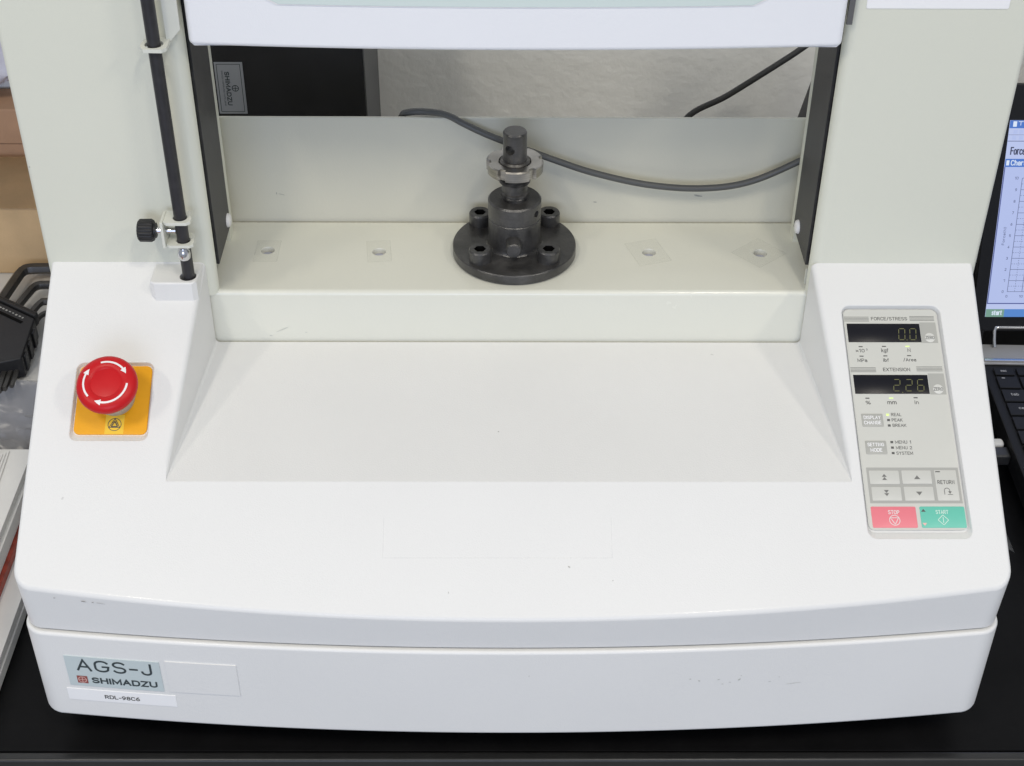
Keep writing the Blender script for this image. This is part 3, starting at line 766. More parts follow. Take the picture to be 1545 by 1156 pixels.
digit('0', 36.6, 11.9, 4.2, 8.3); digit('0', 44.3, 11.9, 4.2, 8.3)
digit('2', 28.4, 49.8, 4.3, 8.4); digit('2', 36.7, 49.8, 4.3, 8.4); digit('6', 44.7, 49.8, 4.3, 8.4)
polys('display_digit', [R4(41.9, 20.1, 42.5, 20.6)], pm, M['digit'], panel, .00078); polys('display_digit', [R4(34.0, 59.0, 34.6, 59.5)], pm, M['digit'], panel, .00078)
for (cx, cy, lit) in ((9.6, 25.3, 0), (25.7, 25.1, 0), (42.0, 25.0, 1), (9.4, 32.4, 0), (25.8, 32.2, 0), (42.2, 32.0, 0), (9.8, 63.4, 0), (26.0, 63.3, 1), (42.7, 63.0, 0)):
    key('indicator_lamp', R4(cx-1.4, cy-.38, cx+1.4, cy+.38), M['led'] if lit else M['print'], .0006)
for s, r in (('×10', (5.8, 27.0, 12.0, 29.6)), ('3', (13.0, 26.7, 14.1, 28.2)), ('kgf', (23.5, 26.6, 28.4, 30.2)), ('N', (41.6, 26.6, 43.7, 29.2)), ('MPa', (6.2, 34.2, 12.9, 36.8)), ('lbf', (24.0, 34.0, 27.9, 36.6)),
             ('/Area', (37.8, 33.7, 46.7, 36.4)), ('%', (8.2, 65.3, 11.6, 67.9)), ('mm', (23.0, 65.6, 29.3, 67.8)), ('in', (41.6, 65.0, 44.4, 67.7)),
             ('REAL', (24.4, 74.1, 31.4, 76.4)), ('PEAK', (24.4, 78.0, 31.8, 80.3)), ('BREAK', (24.5, 81.9, 33.8, 84.1)), ('MENU 1', (24.7, 93.8, 35.4, 96.1)), ('MENU 2', (24.8, 97.8, 35.7, 100.1)), ('SYSTEM', (24.6, 101.7, 35.8, 104.0))):
    text(s, r, pm, M['print'], panel, L0)
for rect, (t1, t2) in (((4.1, 74.7, 18.6, 84.0), ('DISPLAY', 'CHANGE')), ((4.4, 94.1, 18.6, 103.6), ('SETTING', 'MODE'))):
    key('grey_key', rrect(*rect, .6, 2), M['greypatch'], .0007)
    x0, a, x1, b = rect; w = 1.3 if t2 == 'CHANGE' else 3
    text(t1, (x0+1.4, a+1.5, x1-1.6, a+4.0), pm, M['paper_label'], panel, .00076); text(t2, (x0+w, b-4.2, x1-w-.3, b-1.6), pm, M['paper_label'], panel, .00076)
for k, (cx, cy) in enumerate(((22.1, 75.4), (22.3, 79.2), (22.3, 83.1), (22.5, 95.0), (22.5, 98.9), (22.5, 102.8))):
    key('indicator_lamp', R4(cx-.95, cy-.8, cx+.95, cy+.8), M['led'] if k == 0 else M['print'], .0006)
polys('key_frame', [R4(3.0, 113.0, 64.4, 137.9)], pm, M['greyframe'], panel, L0)
for r in ((4.5, 115.1, 24.4, 124.6), (26.2, 115.0, 45.9, 124.4), (4.8, 126.6, 24.4, 136.1), (26.4, 126.4, 46.0, 136.1), (48.1, 114.8, 62.7, 136.1)):
    key('arrow_key', rrect(*r, .5, 2), M['key_white'], .0007)
KL = .00078
def tri_up(cx, cy, w, h): return [(cx-w/2, cy+h/2), (cx+w/2, cy+h/2), (cx, cy-h/2)]
def tri_dn(cx, cy, w, h): return [(cx-w/2, cy-h/2), (cx+w/2, cy-h/2), (cx, cy+h/2)]
polys('key_symbol', [tri_up(14.4, 118.6, 3.3, 2.0), tri_up(14.4, 120.8, 3.3, 2.0)], pm, M['mid'], panel, KL)
polys('key_symbol', [tri_up(36.2, 119.9, 4.2, 2.6)], pm, M['mid'], panel, KL)
polys('key_symbol', [tri_dn(14.6, 129.8, 3.3, 2.0), tri_dn(14.6, 132.0, 3.3, 2.0)], pm, M['mid'], panel, KL)
polys('key_symbol', [tri_dn(36.3, 131.2, 4.2, 2.6)], pm, M['mid'], panel, KL)
key('indicator_lamp', R4(48.9, 115.6, 52.0, 116.3), M['print'], .0009)
text('RETURN', (49.4, 121.9, 60.7, 124.6), pm, M['print'], panel, KL, weight=.14, gap=.34)
P = ring_polys(55.0, 129.2, 1.55, 2.0, 16, 1, PI, 2*PI) + [bar(53.22, 129.2, 53.22, 131.9, .45), bar(56.78, 129.2, 56.78, 130.2, .45), tri_dn(56.8, 130.6, 2.4, 1.8), bar(55.2, 131.9, 58.6, 131.9, .4)]
polys('key_symbol', P, pm, M['mid'], panel, KL)
key('stop_key', rrect(2.8, 140.2, 32.5, 154.7, .8, 2), M['stop'], .0007); key('start_key', rrect(35.1, 140.1, 64.8, 154.7, .8, 2), M['start'], .0007)
text('STOP', (13.9, 142.7, 21.4, 145.5), pm, M['light_print'], panel, KL); text('START', (45.4, 142.6, 53.8, 145.3), pm, M['green_print'], panel, KL)
t3 = [(17.7+3.0*math.sin(t), 149.4+3.0*math.cos(t)) for t in (0, 2*PI/3, 4*PI/3)]
polys('key_symbol', ring_polys(17.7, 149.6, 3.2, 3.65, 28) + [bar(*t3[i], *t3[(i+1) % 3], .45) for i in range(3)], pm, M['light_print'], panel, KL)
d4 = [(49.8, 146.0), (53.3, 149.4), (49.8, 152.8), (46.3, 149.4)]
polys('key_symbol', [bar(*d4[i], *d4[(i+1) % 4], .45) for i in range(4)] + [bar(49.8, 147.4, 49.8, 151.4, .5)], pm, M['green_print'], panel, KL)
polys('key_symbol', [tri_up(37.4, 142.8, 3.0, 1.9)], pm, M['print'], panel, KL)
polys('indicator_lamp', [tri_dn(37.2, 152.4, 3.0, 1.9)], pm, M['led_red'], panel, KL)

# ---- labels on the bowed front
def fmap(a, b, h=0): return Vector((a/1000, yf(a/1000)-h, b/1000))
lab = strip_plate('name_plate', -.3005, -.2358, .0908, .0620, lambda a, b, h=0: Vector((a, yf(a)-h, b)), M['plate_label'], mach, .0006, 10)
text('AGS-J', (-293.2, 88.6, -241.5, 77.2), fmap, M['label_ink'], lab, .0008, .132)
text('SHIMADZU', (-284.6, 71.4, -239.6, 65.6), fmap, M['label_ink'], lab, .0008, .21, gap=.26)
polys('logo', [R4(-294.6, 72.0, -287.4, 65.0)], fmap, M['logo_red'], lab, .00085)
polys('logo', ring_polys(-291.0, 68.5, 2.4, 2.95, 24) + [bar(-293.4, 68.5, -288.6, 68.5, .5), bar(-291, 70.9, -291, 66.1, .5)], fmap, M['logo_pink'], lab, .00095)
tp = strip_plate('asset_label', -.3040, -.2288, .0580, .0469, lambda a, b, h=0: Vector((a, yf(a)-h, b)), M['paper_label'], mach, .0004, 10)
text('RDL-98C6', (-278.4, 53.9, -254.2, 50.2), fmap, M['print'], tp, .0006, .17)
strip_plate('blank_label', -.2316, -.1838, .0920, .0622, lambda a, b, h=0: Vector((a, yf(a)-h, b)), M['white'], mach, .0007, 10)

# ---- scuffs and chips in the paint
def smap(a, b, h=0): return slope(a/1000, b/1000, h)
def dmap(a, b, h=0): return Vector((a/1000, DY0-h, b/1000))
def rmap(a, b, h=0): return Vector((a/1000, .3109-h, b/1000))
sc = polys('scuff_marks', [blob(118, 82.5, 1.0, .5), blob(124, 80.5, .9, .7), blob(137, 81, 1.3, .4, .3), blob(152, 84, .5, .4), blob(151, 80.3, 1.5, .7, .8), blob(140, 76.5, .9, .3), blob(145, 78, 1, .3), blob(178, 81, .5, .3), blob(188, 74, 6, .25, .1), blob(172, 77, 1.5, .3, .2), blob(60, 70, 7, 4)][:10], fmap, M['scuff_light'], mach, .0002)
sc['kind'] = 'stuff'
sc = polys('scuff_marks', [blob(36, 219, 1.1, .5, .5), blob(-10, 126, .6, .4), blob(64, 228, .5, .3), blob(-42, 236, .3, .9)], smap, M['scuff'], mach, .0002); sc['kind'] = 'stuff'
sc = polys('scuff_marks', [blob(-168, 214, 6, .3, .45), blob(-150, 212, 1.2, .4), blob(-176, 209, 1.2, .4)], dmap, M['scuff_light'], mach, .0002); sc['kind'] = 'stuff'
sc = polys('scuff_marks', [blob(-174, 270.5, 3, .25, -.25), blob(-178, 271.3, .3, 1.2), blob(63, 264.5, 1.6, .4), blob(148, 279, 3, .5), blob(141, 270, 3.5, .8, -.2)], rmap, M['scuff'], mach, .0002); sc['kind'] = 'stuff'
def umap(a, b, h=0):   # front face of the upper cover, leaning from seam to lip
    y = yfu(a/1000); t = (b/1000-.1128)/.036; return Vector((a/1000, y-.0038*t-h-.0002, b/1000))
sc = polys('paint_chips', [blob(-277, 145.0, 2.2, .35, -.1), blob(-271, 144.6, 1.1, .3), blob(-266, 144.3, 3.4, .18, -.1), blob(-296, 146.4, 1.0, .4)], umap, M['chip'], mach, .0003); sc['kind'] = 'stuff'
def tmap(a, b, h=0): return slope(0, 0, 0) + SX*a/1000 + SD*b/1000 + SN*h
polys('tape_edge', [bar(-85, 186, -85, 213, .35), bar(-85, 213, 64, 213, .3), bar(64, 213, 64, 186, .3)], smap, film('faint_tape', (.60, .60, .57), .09, .5), mach, .0002)

# ------------------------------------------------------------------ fixture bolted on the deck
FX, FY = .0014, .2667
fix = empty('grip_adapter', (FX, FY, DZ), 'black steel flanged grip adapter bolted in the middle of the deck', 'grip adapter')
def T(z=0, x=0, y=0): return Matrix.Translation((FX+x, FY+y, DZ+z))
bm = bmesh.new(); lathe(bm, [(.0440, 0), (.0455, .0012), (.0455, .0074), (.0449, .0082), (.020, .0084)], 96, T(.0001)); world_part('flange', bm, M['oxide'], fix)
bm = bmesh.new(); lathe(bm, [(.0212, .0082), (.0200, .0092), (.0192, .0110), (.0192, .0312), (.0186, .0318), (.0186, .0324), (.0194, .0330), (.0194, .0455), (.0182, .0468), (.0090, .0469)], 72, T()); barrel = finish('barrel', bm, M['oxide'])
bm = bmesh.new(); mt = frame(Vector((FX, FY, DZ+.0395)), Vector((0, 0, 1)), Vector((-math.sin(-.62), math.cos(-.62), 0)), Vector((math.cos(-.62), math.sin(-.62), 0)))
lathe(bm, [(.0026, .005), (.0026, .03)], 24, mt); bmesh.ops.recalc_face_normals(bm, faces=bm.faces); me = bpy.data.meshes.new('cutter'); bm.to_mesh(me); bm.free()
boolean(barrel, [mesh_obj('cutter', me, None, None, False)])
for p in barrel.data.polygons: p.use_smooth = True
sharp(barrel.data); adopt(barrel, fix)
bm = bmesh.new(); mt = frame(Vector((FX-.0008, FY, DZ+.0198)), Vector((1, 0, 0)), Vector((0, 0, 1)), Vector((0, -1, 0)))
lathe(bm, [(.0056, .010), (.0056, .0298), (.0048, .0307)], 32, mt); world_part('cross_pin', bm, M['oxide'], fix)
bm = bmesh.new()
pr = [(.0098, .043), (.0098, .0492), (.0092, .0500), (.0104, .0506), (.0104, .0524), (.0092, .0530), (.0092, .0600)]
for k in range(9):
    z = .0606+k*.0016; pr += [(.0112, z), (.0102, z+.0008)]
pr += [(.0112, .0752), (.0110, .0770), (.0098, .0784)]
lathe(bm, pr, 56, T()); world_part('threaded_stud', bm, M['thread'], fix)
bm = bmesh.new(); lathe(bm, [(.0085, .0780), (.0085, .0992), (.0078, .1003)], 56, T()); st = finish('stud_end', bm, M['oxide'])
bm = bmesh.new(); a = -2.05; mt = frame(Vector((FX, FY, DZ+.0885)), Vector((0, 0, 1)), Vector((-math.sin(a), math.cos(a), 0)), Vector((math.cos(a), math.sin(a), 0)))
lathe(bm, [(.0036, -.02), (.0036, .02)], 28, mt); bmesh.ops.recalc_face_normals(bm, faces=bm.faces); me = bpy.data.meshes.new('cutter'); bm.to_mesh(me); bm.free()
boolean(st, [mesh_obj('cutter', me, None, None, False)])
for p in st.data.polygons: p.use_smooth = True
sharp(st.data); adopt(st, fix)
# slotted lock nut
bm = bmesh.new(); n = 144; cols = []
slots = [math.radians(d) for d in (-118, -52, 8, 68, 128, 188)]
def nr(a):
    for s in slots:
        d = (a-s+PI) % (2*PI)-PI
        if abs(d) < .125: return .0182
    return .0203
pf = [(0, 'i', .0116), (0, 'o', -.0010), (.0009, 'o', 0), (.0078, 'o', 0), (.0087, 'o', -.0010), (.0087, 'i', .0132), (.0078, 'i', .0116)]
rings = []
for z, k, v in pf:
    rings.append([bm.verts.new(T(.0690) @ Vector(((v if k == 'i' else nr(2*PI*i/n)+v)*math.cos(2*PI*i/n), (v if k == 'i' else nr(2*PI*i/n)+v)*math.sin(2*PI*i/n), z))) for i in range(n)])
for k in range(len(rings)):
    p, q = rings[k], rings[(k+1) % len(rings)]
    for i in range(n): bm.faces.new([p[i], p[(i+1) % n], q[(i+1) % n], q[i]])
world_part('lock_nut', bm, M['steel'], fix)
for bx, by in ((-.0250, -.0236), (.0246, -.0230), (-.0256, .0280), (.0262, .0288)):
    bm = bmesh.new()
    hexr = lambda a, r, z: 1/ max(.5, math.cos(((a) % (PI/3))-PI/6))*.866 if r < .0046 else 1
    lathe(bm, [(.0082, .0084), (.0082, .0168), (.0074, .0180), (.0050, .0180), (.0045, .0178), (.0045, .0120)], 48, T(0, bx, by), radial=hexr)
    bolt = world_part('bolt', bm, M['oxide'], fix)
    bm = bmesh.new(); lathe(bm, [(.0043, .0176), (.00425, .0124), (.0005, .0123)], 6, T(0, bx, by), cap0=False); world_part('hex_socket', bm, M['socket'], bolt)

# ------------------------------------------------------------------ behind the machine
bm = bmesh.new()
tube(bm, catmull([(-.0826, .345, .262), (-.0828, .330, .312), (-.0815, .3210, .3310), (-.0750, .3172, .3362), (-.062, .3145, .3378), (-.048, .3095, .3377), (-.0345, .3050, .3325), (-.0135, .3025, .3232), (.0325, .3015, .3048), (.0622, .3012, .2943), (.1021, .3010, .2849), (.1419, .3010, .2821), (.176, .3014, .2873), (.211, .3022, .3040), (.255, .3026, .331)], 10), .0025, 14)
tag(finish('sensor_cable', bm, M['cable']), 'grey cable looping over the rear panel and sagging behind the grip adapter', 'cable')
bm = bmesh.new()
tube(bm, catmull([(.110, .44, .150), (.128, .46, .205), (.149, .48, .2465), (.185, .485, .2675), (.232, .485, .302), (.262, .485, .325), (.330, .48, .37)], 8), .0026, 12)
tag(finish('power_cable', bm, M['dcable']), 'dark cable rising to the right against the white wall behind the machine', 'cable')
bm = bmesh.new()
prism(bm, [(.2450, .0), (.3000, .0), (.3000, .262), (.2754, .262), (.2633, .206), (.2450, .120)], .560, .563, frame(Vector((0, 0, 0)), Vector((1, 0, 0)), Vector((0, 0, 1)), Vector((0, 1, 0))))
tag(finish('dark_panel', bm, M['box_side'], bevel=.001), 'dark slanted panel seen in a sliver beside the right column', 'panel')
bb = empty('black_unit', (-.22, .54, 0), 'black box shaped unit with a small nameplate standing behind the left column', 'equipment box')
bm = bmesh.new(); box(bm, -.330, -.1238, .4800, .6100, .0, .42); world_part('casing', bm, M['box_black'], bb, bevel=.0015)
bm = bmesh.new(); box(bm, -.1240, -.1228, .4815, .6085, .002, .418); world_part('side_cover', bm, M['box_side'], bb)
def bmap(a, b, h=0): return Vector((a/1000, .4800-h, b/1000))
lb = slab('nameplate', R4(-248.5, 299.0, -224.8, 251.7), bmap, mat('silver_plate', (.36, .38, .42), .35, metal=.3), bb, 0, .0005)
polys('border_line', [bar(-246.6, 297.2, -227, 297.2, .5), bar(-246.6, 253.6, -227, 253.6, .5), bar(-246.6, 297.2, -246.6, 253.6, .5), bar(-227, 297.2, -227, 253.6, .5)], bmap, M['label_ink'], lb, .0006)
def bmapr(a, b, h=0): return bmap(b, -a, h)   # writing turned to read downwards
text('SHIMADZU', (-290.5, -236.6, -259.5, -240.6), bmapr, M['label_ink'], lb, .0006, .2)
text('SHIMADZU CORPORATION KYOTO JAPAN', (-291.5, -241.9, -259.0, -243.2), bmapr, M['label_ink'], lb, .0006, .14)
polys('logo', ring_polys(-232.8, 275.3, 2.3, 3.0, 24) + [bar(-235, 275.3, -230.6, 275.3, .6), bar(-232.8, 277.6, -232.8, 273, .6)], bmap, M['label_ink'], lb, .0006)

# ------------------------------------------------------------------ left of the machine
ct = empty('white_carton', (-.55, .48, 0), 'flat white card carton under the hex key set and cardboard box', 'carton')
bm = bmesh.new(); box(bm, -.72, -.376, .336, .645, .0, .075); world_part('carton_body', bm, M['carton'], ct, bevel=.0012)
bx = empty('cardboard_box', (-.55, .55, .075), 'tan cardboard box with a bulging top flap on the white carton', 'box')
bm = bmesh.new(); box(bm, -.74, -.405, .500, .596, .0755, .1465); world_part('box_body', bm, M['card1'], bx, bevel=.0015)
bm = bmesh.new()
g = []
for i in range(15):
    x = -.745+.345*i/14; g.append([])
    for j in range(7):
        y = .4975+.098*j/6; z = .1472 + .004*math.sin(PI*j/6) + .0025*math.sin(i*1.1)*math.sin(PI*j/6)
        if j == 6: y += .004*math.sin(i*2.2)
        g[-1].append(bm.verts.new((x, y, z)))
for i in range(14):
    for j in range(6): bm.faces.new([g[i][j], g[i+1][j], g[i+1][j+1], g[i][j+1]])
r = bmesh.ops.solidify(bm, geom=bm.faces[:], thickness=.0022)
world_part('top_flap', bm, M['card1'], bx)
bx2 = empty('cardboard_box', (-.55, .62, .075), 'darker brown cardboard box standing behind the tan one', 'box')
bm = bmesh.new(); box(bm, -.74, -.400, .602, .645, .0755, .1565); world_part('box_body', bm, M['card2'], bx2, bevel=.001)
bm = bmesh.new(); box(bm, -.742, -.398, .6005, .6455, .1570, .1935); world_part('box_lid', bm, M['card2'], bx2, bevel=.0015)
bm = bmesh.new()
bmesh.ops.create_icosphere(bm, subdivisions=5, radius=1)
from mathutils import noise
for v in bm.verts:
    p = v.co.copy(); d = .82+.30*abs(noise.noise(p*2.3))+.12*abs(noise.noise(p*6.1))
    v.co = Vector((-.545+p.x*d*.105, .622+p.y*d*.022, .252+p.z*d*.058))
tag(finish('plastic_bag', bm, M['bag']), 'crumpled pale lilac plastic bag lying on the brown cardboard box', 'plastic bag')
# hex key set
hd = None
hk = empty('hex_key_holder', (-.44, .37, .0765), 'black plastic folding holder of the hex key set on the white carton', 'tool holder')
TOPP = [(-.4725, .4120), (-.4560, .4240), (-.4145, .3960), (-.4110, .3380), (-.4430, .3262), (-.4720, .3300)]
bm = bmesh.new(); prism(bm, TOPP[::-1], .0765, .0970); world_part('holder_body', bm, M['black'], hk, bevel=.0016, seg=3)
H0 = Vector((-.4560, .4240, 0)); HX = Vector((.0415, -.0280, 0)).normalized(); HY = Vector((-HX.y, HX.x, 0))
hm = frame(H0, HX, HY, Vector((0, 0, 1)))
bm = bmesh.new(); box(bm, -.018, .046, -.0125, -.0095, .0971, .0974, hm); box(bm, -.020, .012, -.062, -.0600, .0971, .0974, hm); world_part('groove', bm, M['socket'], hk)
bm = bmesh.new(); random.seed(3)
for k in range(13):
    x = -.010+k*.0042
    box(bm, x, x+random.uniform(.0008, .0026), -.0062+random.uniform(-.0004, .0004), -.0048, .0971, .0973, hm)
world_part('size_marks', bm, M['greypatch'], hk)
bm = bmesh.new(); box(bm, -.020, .049, .0005, .0042, .0880, .0985, hm); world_part('retaining_bar', bm, M['black'], hk, bevel=.001)
bm = bmesh.new(); box(bm, -.018, .044, .0062, .0086, .0900, .0960, hm); world_part('retaining_bar', bm, M['black'], hk, bevel=.0008)
for k in range(3):
    y = .3470+.0165*k; x = -.4110-.0008*k
    bm = bmesh.new(); box(bm, x-.0012, x+.0012, y-.0036, y+.0036, .0790, .0945); world_part('side_rib', bm, M['black'], hk, bevel=.0006)
LBL = ['largest outermost hex key bent over the holder', 'middle-sized hex key inside the largest one', 'smaller third hex key bend nearest the machine', 'smallest hex key tucked by the machine side']
KEYS = [(.0052, .0885, [(-.4578, .4206), (-.4552, .4416), (-.4511, .4764), (-.4492, .4831), (-.4443, .4876), (-.4274, .4887), (-.390, .4890)]),
        (.0042, .0885, [(-.4403, .4165), (-.4382, .4311), (-.4345, .4492), (-.4326, .4556), (-.4289, .4600), (-.4201, .4611), (-.388, .4614)]),
        (.0034, .0885, [(-.4260, .4063), (-.4235, .4197), (-.4215, .4280), (-.4196, .4322), (-.4154, .4343), (-.385, .4346)]),
        (.0027, .0870, [(-.4178, .4004), (-.4169, .4105), (-.4137, .4167), (-.4087, .4178), (-.385, .4180)])]
for k, (r, z, pts) in enumerate(KEYS):
    bm = bmesh.new(); tube(bm, catmull([(x, y, z) for x, y in pts], 5), r, 6)
    tag(finish('hex_key', bm, M['hexkey'], bevel=.0003, seg=1), LBL[k], 'hex key', 'hex keys in the black holder')
for k, (x0, y0_, x1, y1_) in enumerate(((-.4339, .3485, -.433, .3100), (-.4278, .3467, -.4256, .3090), (-.4222, .3467, -.4215, .3120), (-.4177, .3467, -.4165, .3160))):
    bm = bmesh.new(); tube(bm, [Vector((x0, y0_, .0850)), Vector((x1, y1_, .0835))], .0036-.0005*k, 6)
    tag(finish('hex_key', bm, M['hexkey'], smooth=False), ['leftmost', 'second from left', 'third from left', 'rightmost'][k]+' straight hex key end below the black holder', 'hex key', 'hex keys in the black holder')
# translucent bag in front of the carton
bm = bmesh.new(); g = []
for i in range(29):
    g.append([])
    for j in range(17):
        u, v = i/28, j/16
        x = -.60+.232*u; y = .333-.050*v + .004*noise.noise(Vector((u*7, v*5, 2))); z = .079-.055*v**.8 + .007*noise.noise(Vector((u*8, v*6, 0))) + .004*noise.noise(Vector((u*19, v*14, 5)))
        g[-1].append(bm.verts.new((x, y-.003, max(z, .014))))
for i in range(28):
    for j in range(16): bm.faces.new([g[i][j], g[i+1][j], g[i+1][j+1], g[i][j+1]])
bmesh.ops.solidify(bm, geom=bm.faces[:], thickness=.0004)
tag(finish('clear_plastic_bag', bm, M['clear_bag']), 'wrinkled clear grey plastic bag in front of the white carton', 'plastic bag')
# stack of folders and papers on the table
def flat(name, x1, y0, y1, z0, z1, m, label, cat, rot=0, x0=-.62, group=None):
    mt = Matrix.Translation((x1, (y0+y1)/2, 0)) @ Matrix.Rotation(rot, 4, 'Z') @ Matrix.Translation((-x1, -(y0+y1)/2, 0))
    bm = bmesh.new(); box(bm, x0, x1, y0, y1, z0, z1, mt)
    o = finish(name, bm, m, bevel=.0004, smooth=False); return tag(o, label, cat, group)
flat('folder', -.3735, -.010+.012, .290, .0010, .0100, M['paper'], 'grey-white thick folder lowest in the stack left of the machine', 'folder')
flat('folder', -.3745, .004, .285, .0104, .0180, M['paper'], 'white folder under the red booklet left of the machine', 'folder')
flat('booklet', -.3905, .040, .283, .0184, .0260, M['redbook'], 'dark red patterned booklet between the white folders', 'booklet')
flat('folder', -.3935, .060, .280, .0264, .0400, M['paper'], 'white ring folder directly on the red booklet', 'folder')
flat('folder', -.3960, .050, .278, .0404, .0470, M['paper'], 'thin white folder under the loose sheets', 'folder')
for k in range(4):
    flat('paper_sheet', -.4085-.004*k, .04, .275-.003*k, .0474+.0010*k, .0481+.0010*k, M['paper'], 'loose white sheet, '+['lowest', 'second from bottom', 'second from top', 'topmost'][k]+' of those fanned on the folders', 'paper', .05-.02*k, -.62, 'loose paper sheets on the folders')

# ------------------------------------------------------------------ laptop on the right
lap = empty('laptop', (.58, .33, 0), 'black laptop with a chart on its screen, partly hidden right of the machine', 'laptop')
lr = math.radians(1.5)
lm = Matrix.Translation((.431, .40, 0)) @ Matrix.Rotation(-lr, 4, 'Z') @ Matrix.Translation((-.431, -.40, 0))
bm = bmesh.new(); box(bm, .4300, .760, .200, .4520, .008, .0295, lm); world_part('base', bm, M['lap_black'], lap, bevel=.002)
bm = bmesh.new(); box(bm, .4330, .757, .202, .2760, .0297, .0304, lm); world_part('palm_rest', bm, M['lap_palm'], lap, bevel=.0003)
bm = bmesh.new(); box(bm, .4300, .758, .4200, .4500, .0297, .0316, lm); hb = world_part('hinge_strip', bm, M['lap_silver'], lap, bevel=.0006)
bm = bmesh.new(); box(bm, .4340, .472, .4225, .4265, .0318, .0330, lm); world_part('strip_trim', bm, M['chrome'], hb, bevel=.0004)
bm = bmesh.new(); box(bm, .4730, .500, .4228, .4262, .0317, .0322, lm); world_part('strip_slot', bm, M['socket'], hb)
bm = bmesh.new(); tube(bm, [lm @ Vector(p) for p in ((.4480, .4440, .032), (.4482, .4500, .036), (.4486, .4560, .0425), (.4500, .4585, .0445), (.4530, .4590, .0450), (.72, .4590, .0450))], .0018, 10); world_part('hinge_bar', bm, M['chrome'], hb)
rows = [(.4030, .4135, [(.4395, .4570), (.4600, .4680), (.4700, .4860), (.4880, .5040)]), (.3835, .4005, [(.4390, .4580), (.4600, .4770), (.4790, .4960)]), (.3640, .3812, [(.4390, .4655), (.4675, .4845), (.4865, .5035)]),
        (.3445, .3618, [(.4390, .4690), (.4710, .4880), (.4900, .5070)]), (.3250, .3422, [(.4390, .4760), (.4780, .4950)]), (.3055, .3228, [(.4390, .4560), (.4580, .4750), (.4770, .4940)]), (.2860, .3032, [(.4390, .4560), (.4580, .4750)])]
def kmap(a, b, h=0): return lm @ Vector((a/1000, b/1000, .0297+h))
for yk0, yk1, xs in rows:
    while xs[-1][1] < .735: xs.append((xs[-1][1]+.0020, xs[-1][1]+.0190))
    for xa, xb in xs:
        bm = bmesh.new(); box(bm, xa, xb, yk0, yk1, .0297, .0318, lm); world_part('key', bm, M['lap_key'], lap, bevel=.0008)
ink = [('esc', (445, 409.5, 450.5, 407)), ('~', (443.5, 398, 446.5, 397)), ('tab', (446, 375.5, 453, 371.8)), ('caps', (448, 355, 458, 351.5)), ('fn', (452, 336, 456, 333))]
for s, r in ink: text(s, r, kmap, M['key_print'], lap, .0024)
# lid
tv = Vector((0, .2696, .9630)); nv = Vector((0, -.963, .2696)); S0 = Vector((0, .4600, .0556))
def scr(x, t, h=0): return S0 + SX*(x/1000) + tv*(t/1000) + nv*h
bm = bmesh.new()
A = [scr(x, t, -.0005) for x, t in rrect(428.5, -14.5, 760, 214.5, 5)]; B = [scr(x, t, -.009) for x, t in rrect(428.5, -14.5, 760, 214.5, 5)]
va = [bm.verts.new(p) for p in A]; vb = [bm.verts.new(p) for p in B]; n = len(va); bm.faces.new(va); bm.faces.new(list(reversed(vb)))
for i in range(n): bm.faces.new([va[i], vb[i], vb[(i+1) % n], va[(i+1) % n]])
lid = world_part('lid', bm, M['lap_black'], lap, bevel=.0012)
bm = bmesh.new(); box(bm, .4290, .4400, .4530, .4600, .028, .044); world_part('hinge_cap', bm, M['lap_black'], lap, bevel=.001)
sn_ = slab('screen', R4(440, 0, 750, 183), scr, M['scr_bg'], lap, -.0004, .0002)
def sp(name, P, m, h): return polys(name, P, scr, M[m], sn_, h)
sp('title_bar', [R4(440, 176, 750, 183)], 'scr_blue', .0003)
sp('toolbar_line', [R4(440, 164.2, 750, 164.8), R4(440, 170, 750, 170.3)], 'scr_line', .0003)
sp('chart_title_bar', [R4(438.6+1.5, 141.2, 750, 148.6)], 'scr_blue', .0003)
sp('chart_window', [R4(440.6, 13.5, 750, 141.0)], 'scr_chart', .0003)
sp('window_border', [R4(440, 12.6, 750, 13.6), R4(440, 13.6, 440.9, 141.2)], 'scr_border', .0004)
gx0, gy0, gy1 = 457.3, 24.6, 131.2
g1 = []; g2 = []
for k in range(11):
    y = gy0+(gy1-gy0)*k/10; g1.append(bar(gx0, y, 700, y, .45))
for k in range(10):
    y = gy0+(gy1-gy0)*(k+.5)/10
    for q in range(12): g2.append(bar(gx0+2.2*q+.4, y, gx0+2.2*q+1.5, y, .4))
for k in range(6): g1.append(bar(gx0+13.5*k, gy0, gx0+13.5*k, gy1, .5))
for k in range(5):
    for q in range(48): g2.append(bar(gx0+6.7+13.5*k, gy0+2.22*q+.4, gx0+6.7+13.5*k, gy0+2.22*q+1.5, .4))
sp('grid_line', g1, 'scr_line', .0005); sp('grid_tick', g2, 'scr_line', .0005)
for k in range(11):
    y = gy0+(gy1-gy0)*k/10; w = 3.2 if k == 10 else 1.7
    text(str(k), (gx0-3.4-w, y+1.3, gx0-3.4, y-1.3), scr, M['scr_line'], sn_, .0005)
text('0', (456.2, 21.4, 458, 18.9), scr, M['scr_line'], sn_, .0005); text('10', (468.8, 21.4, 472.2, 18.9), scr, M['scr_line'], sn_, .0005)
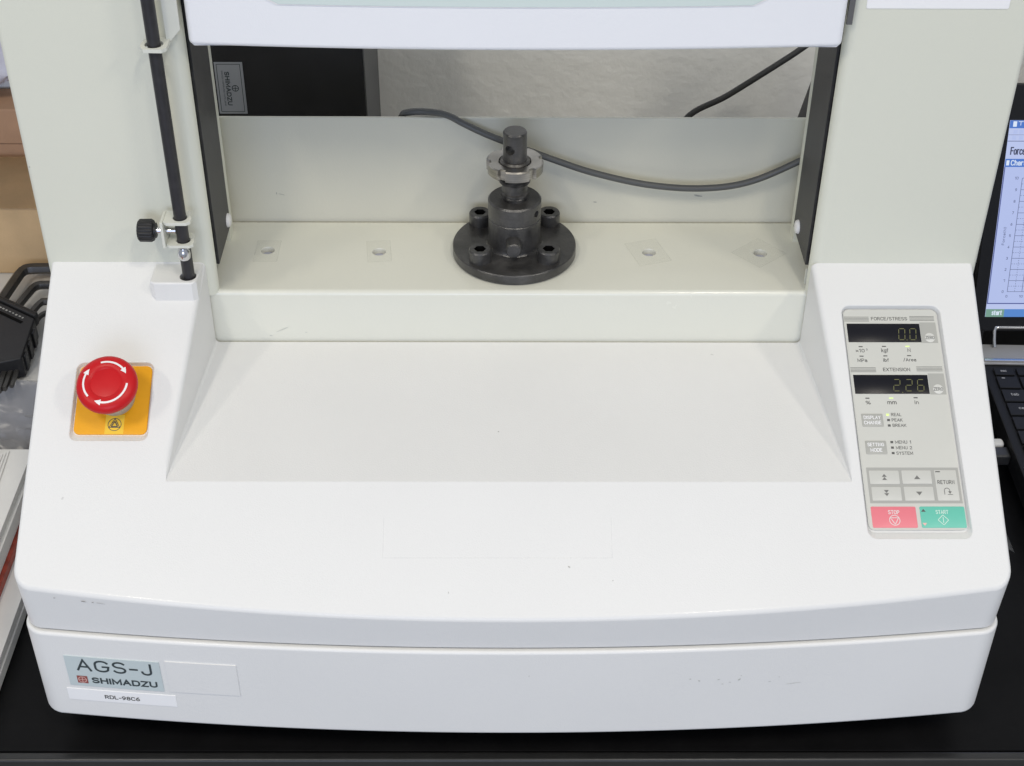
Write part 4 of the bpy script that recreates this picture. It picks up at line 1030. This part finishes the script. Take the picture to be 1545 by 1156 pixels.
text('Force(N)', (443.4, 159.6, 464, 152.0), scr, M['scr_ink'], sn_, .0005)
text('Chart', (445.2, 147.6, 458.5, 142.6), scr, M['scr_white'], sn_, .0005)
sp('title_icon', [R4(441.2, 142.7, 443.8, 147.3)], 'scr_white', .0005)
text('Trapez', (447.4, 182.2, 474, 177.6), scr, M['scr_white'], sn_, .0005)
sp('title_icon', [R4(442.9, 177.4, 446.2, 182.2)], 'scr_white', .0005)
def scrr(a, b, h=0): return scr(-b, a, h)
text('Force(N)', (69, -446.4, 86, -449.0), scrr, M['scr_line'], sn_, .0005)
sp('task_bar', [R4(440, 0, 750, 7.6)], 'scr_task', .0003); sp('start_button', [R4(440, 0, 457, 7.6)], 'scr_green', .0004)
text('start', (445.5, 6.4, 455, 1.8), scr, M['scr_white'], sn_, .0005)
sp('toolbar_icon', [R4(444+5.2*k, 171, 447.6+5.2*k, 174.6) for k in range(8)] + [R4(443.5+6*k, 165.8, 447+6*k, 169.2) for k in range(8)], 'scr_chart', .0004)
# plugs beside the laptop
pg = empty('usb_plug', (.425, .31, 0), 'white and black usb plug stuck into the left side of the laptop', 'plug')
bm = bmesh.new(); box(bm, .4000, .4275, .2985, .3120, .0120, .0230); world_part('plug_body', bm, M['usb_black'], pg, bevel=.002, seg=3)
bm = bmesh.new(); box(bm, .4080, .4255, .3125, .3215, .0130, .0250); world_part('plug_cap', bm, M['usb_white'], pg, bevel=.003, seg=3)
# curl of clear tape on the machine side
bm = bmesh.new(); g = []
for i in range(9):
    t = i/8; g.append([bm.verts.new((.3232+.0125*math.sin(t*1.5), y+.003*t, .1560-.010*t)) for y in (.048-.0, .054, .064, .070)])
for i in range(8):
    for j in range(3): bm.faces.new([g[i][j], g[i+1][j], g[i+1][j+1], g[i][j+1]])
bmesh.ops.solidify(bm, geom=bm.faces[:], thickness=.0003)
tag(finish('tape_curl', bm, film('clear_tape_curl', (.5, .5, .5), .16, .15)), 'curl of clear adhesive tape on the right side of the machine base', 'tape')
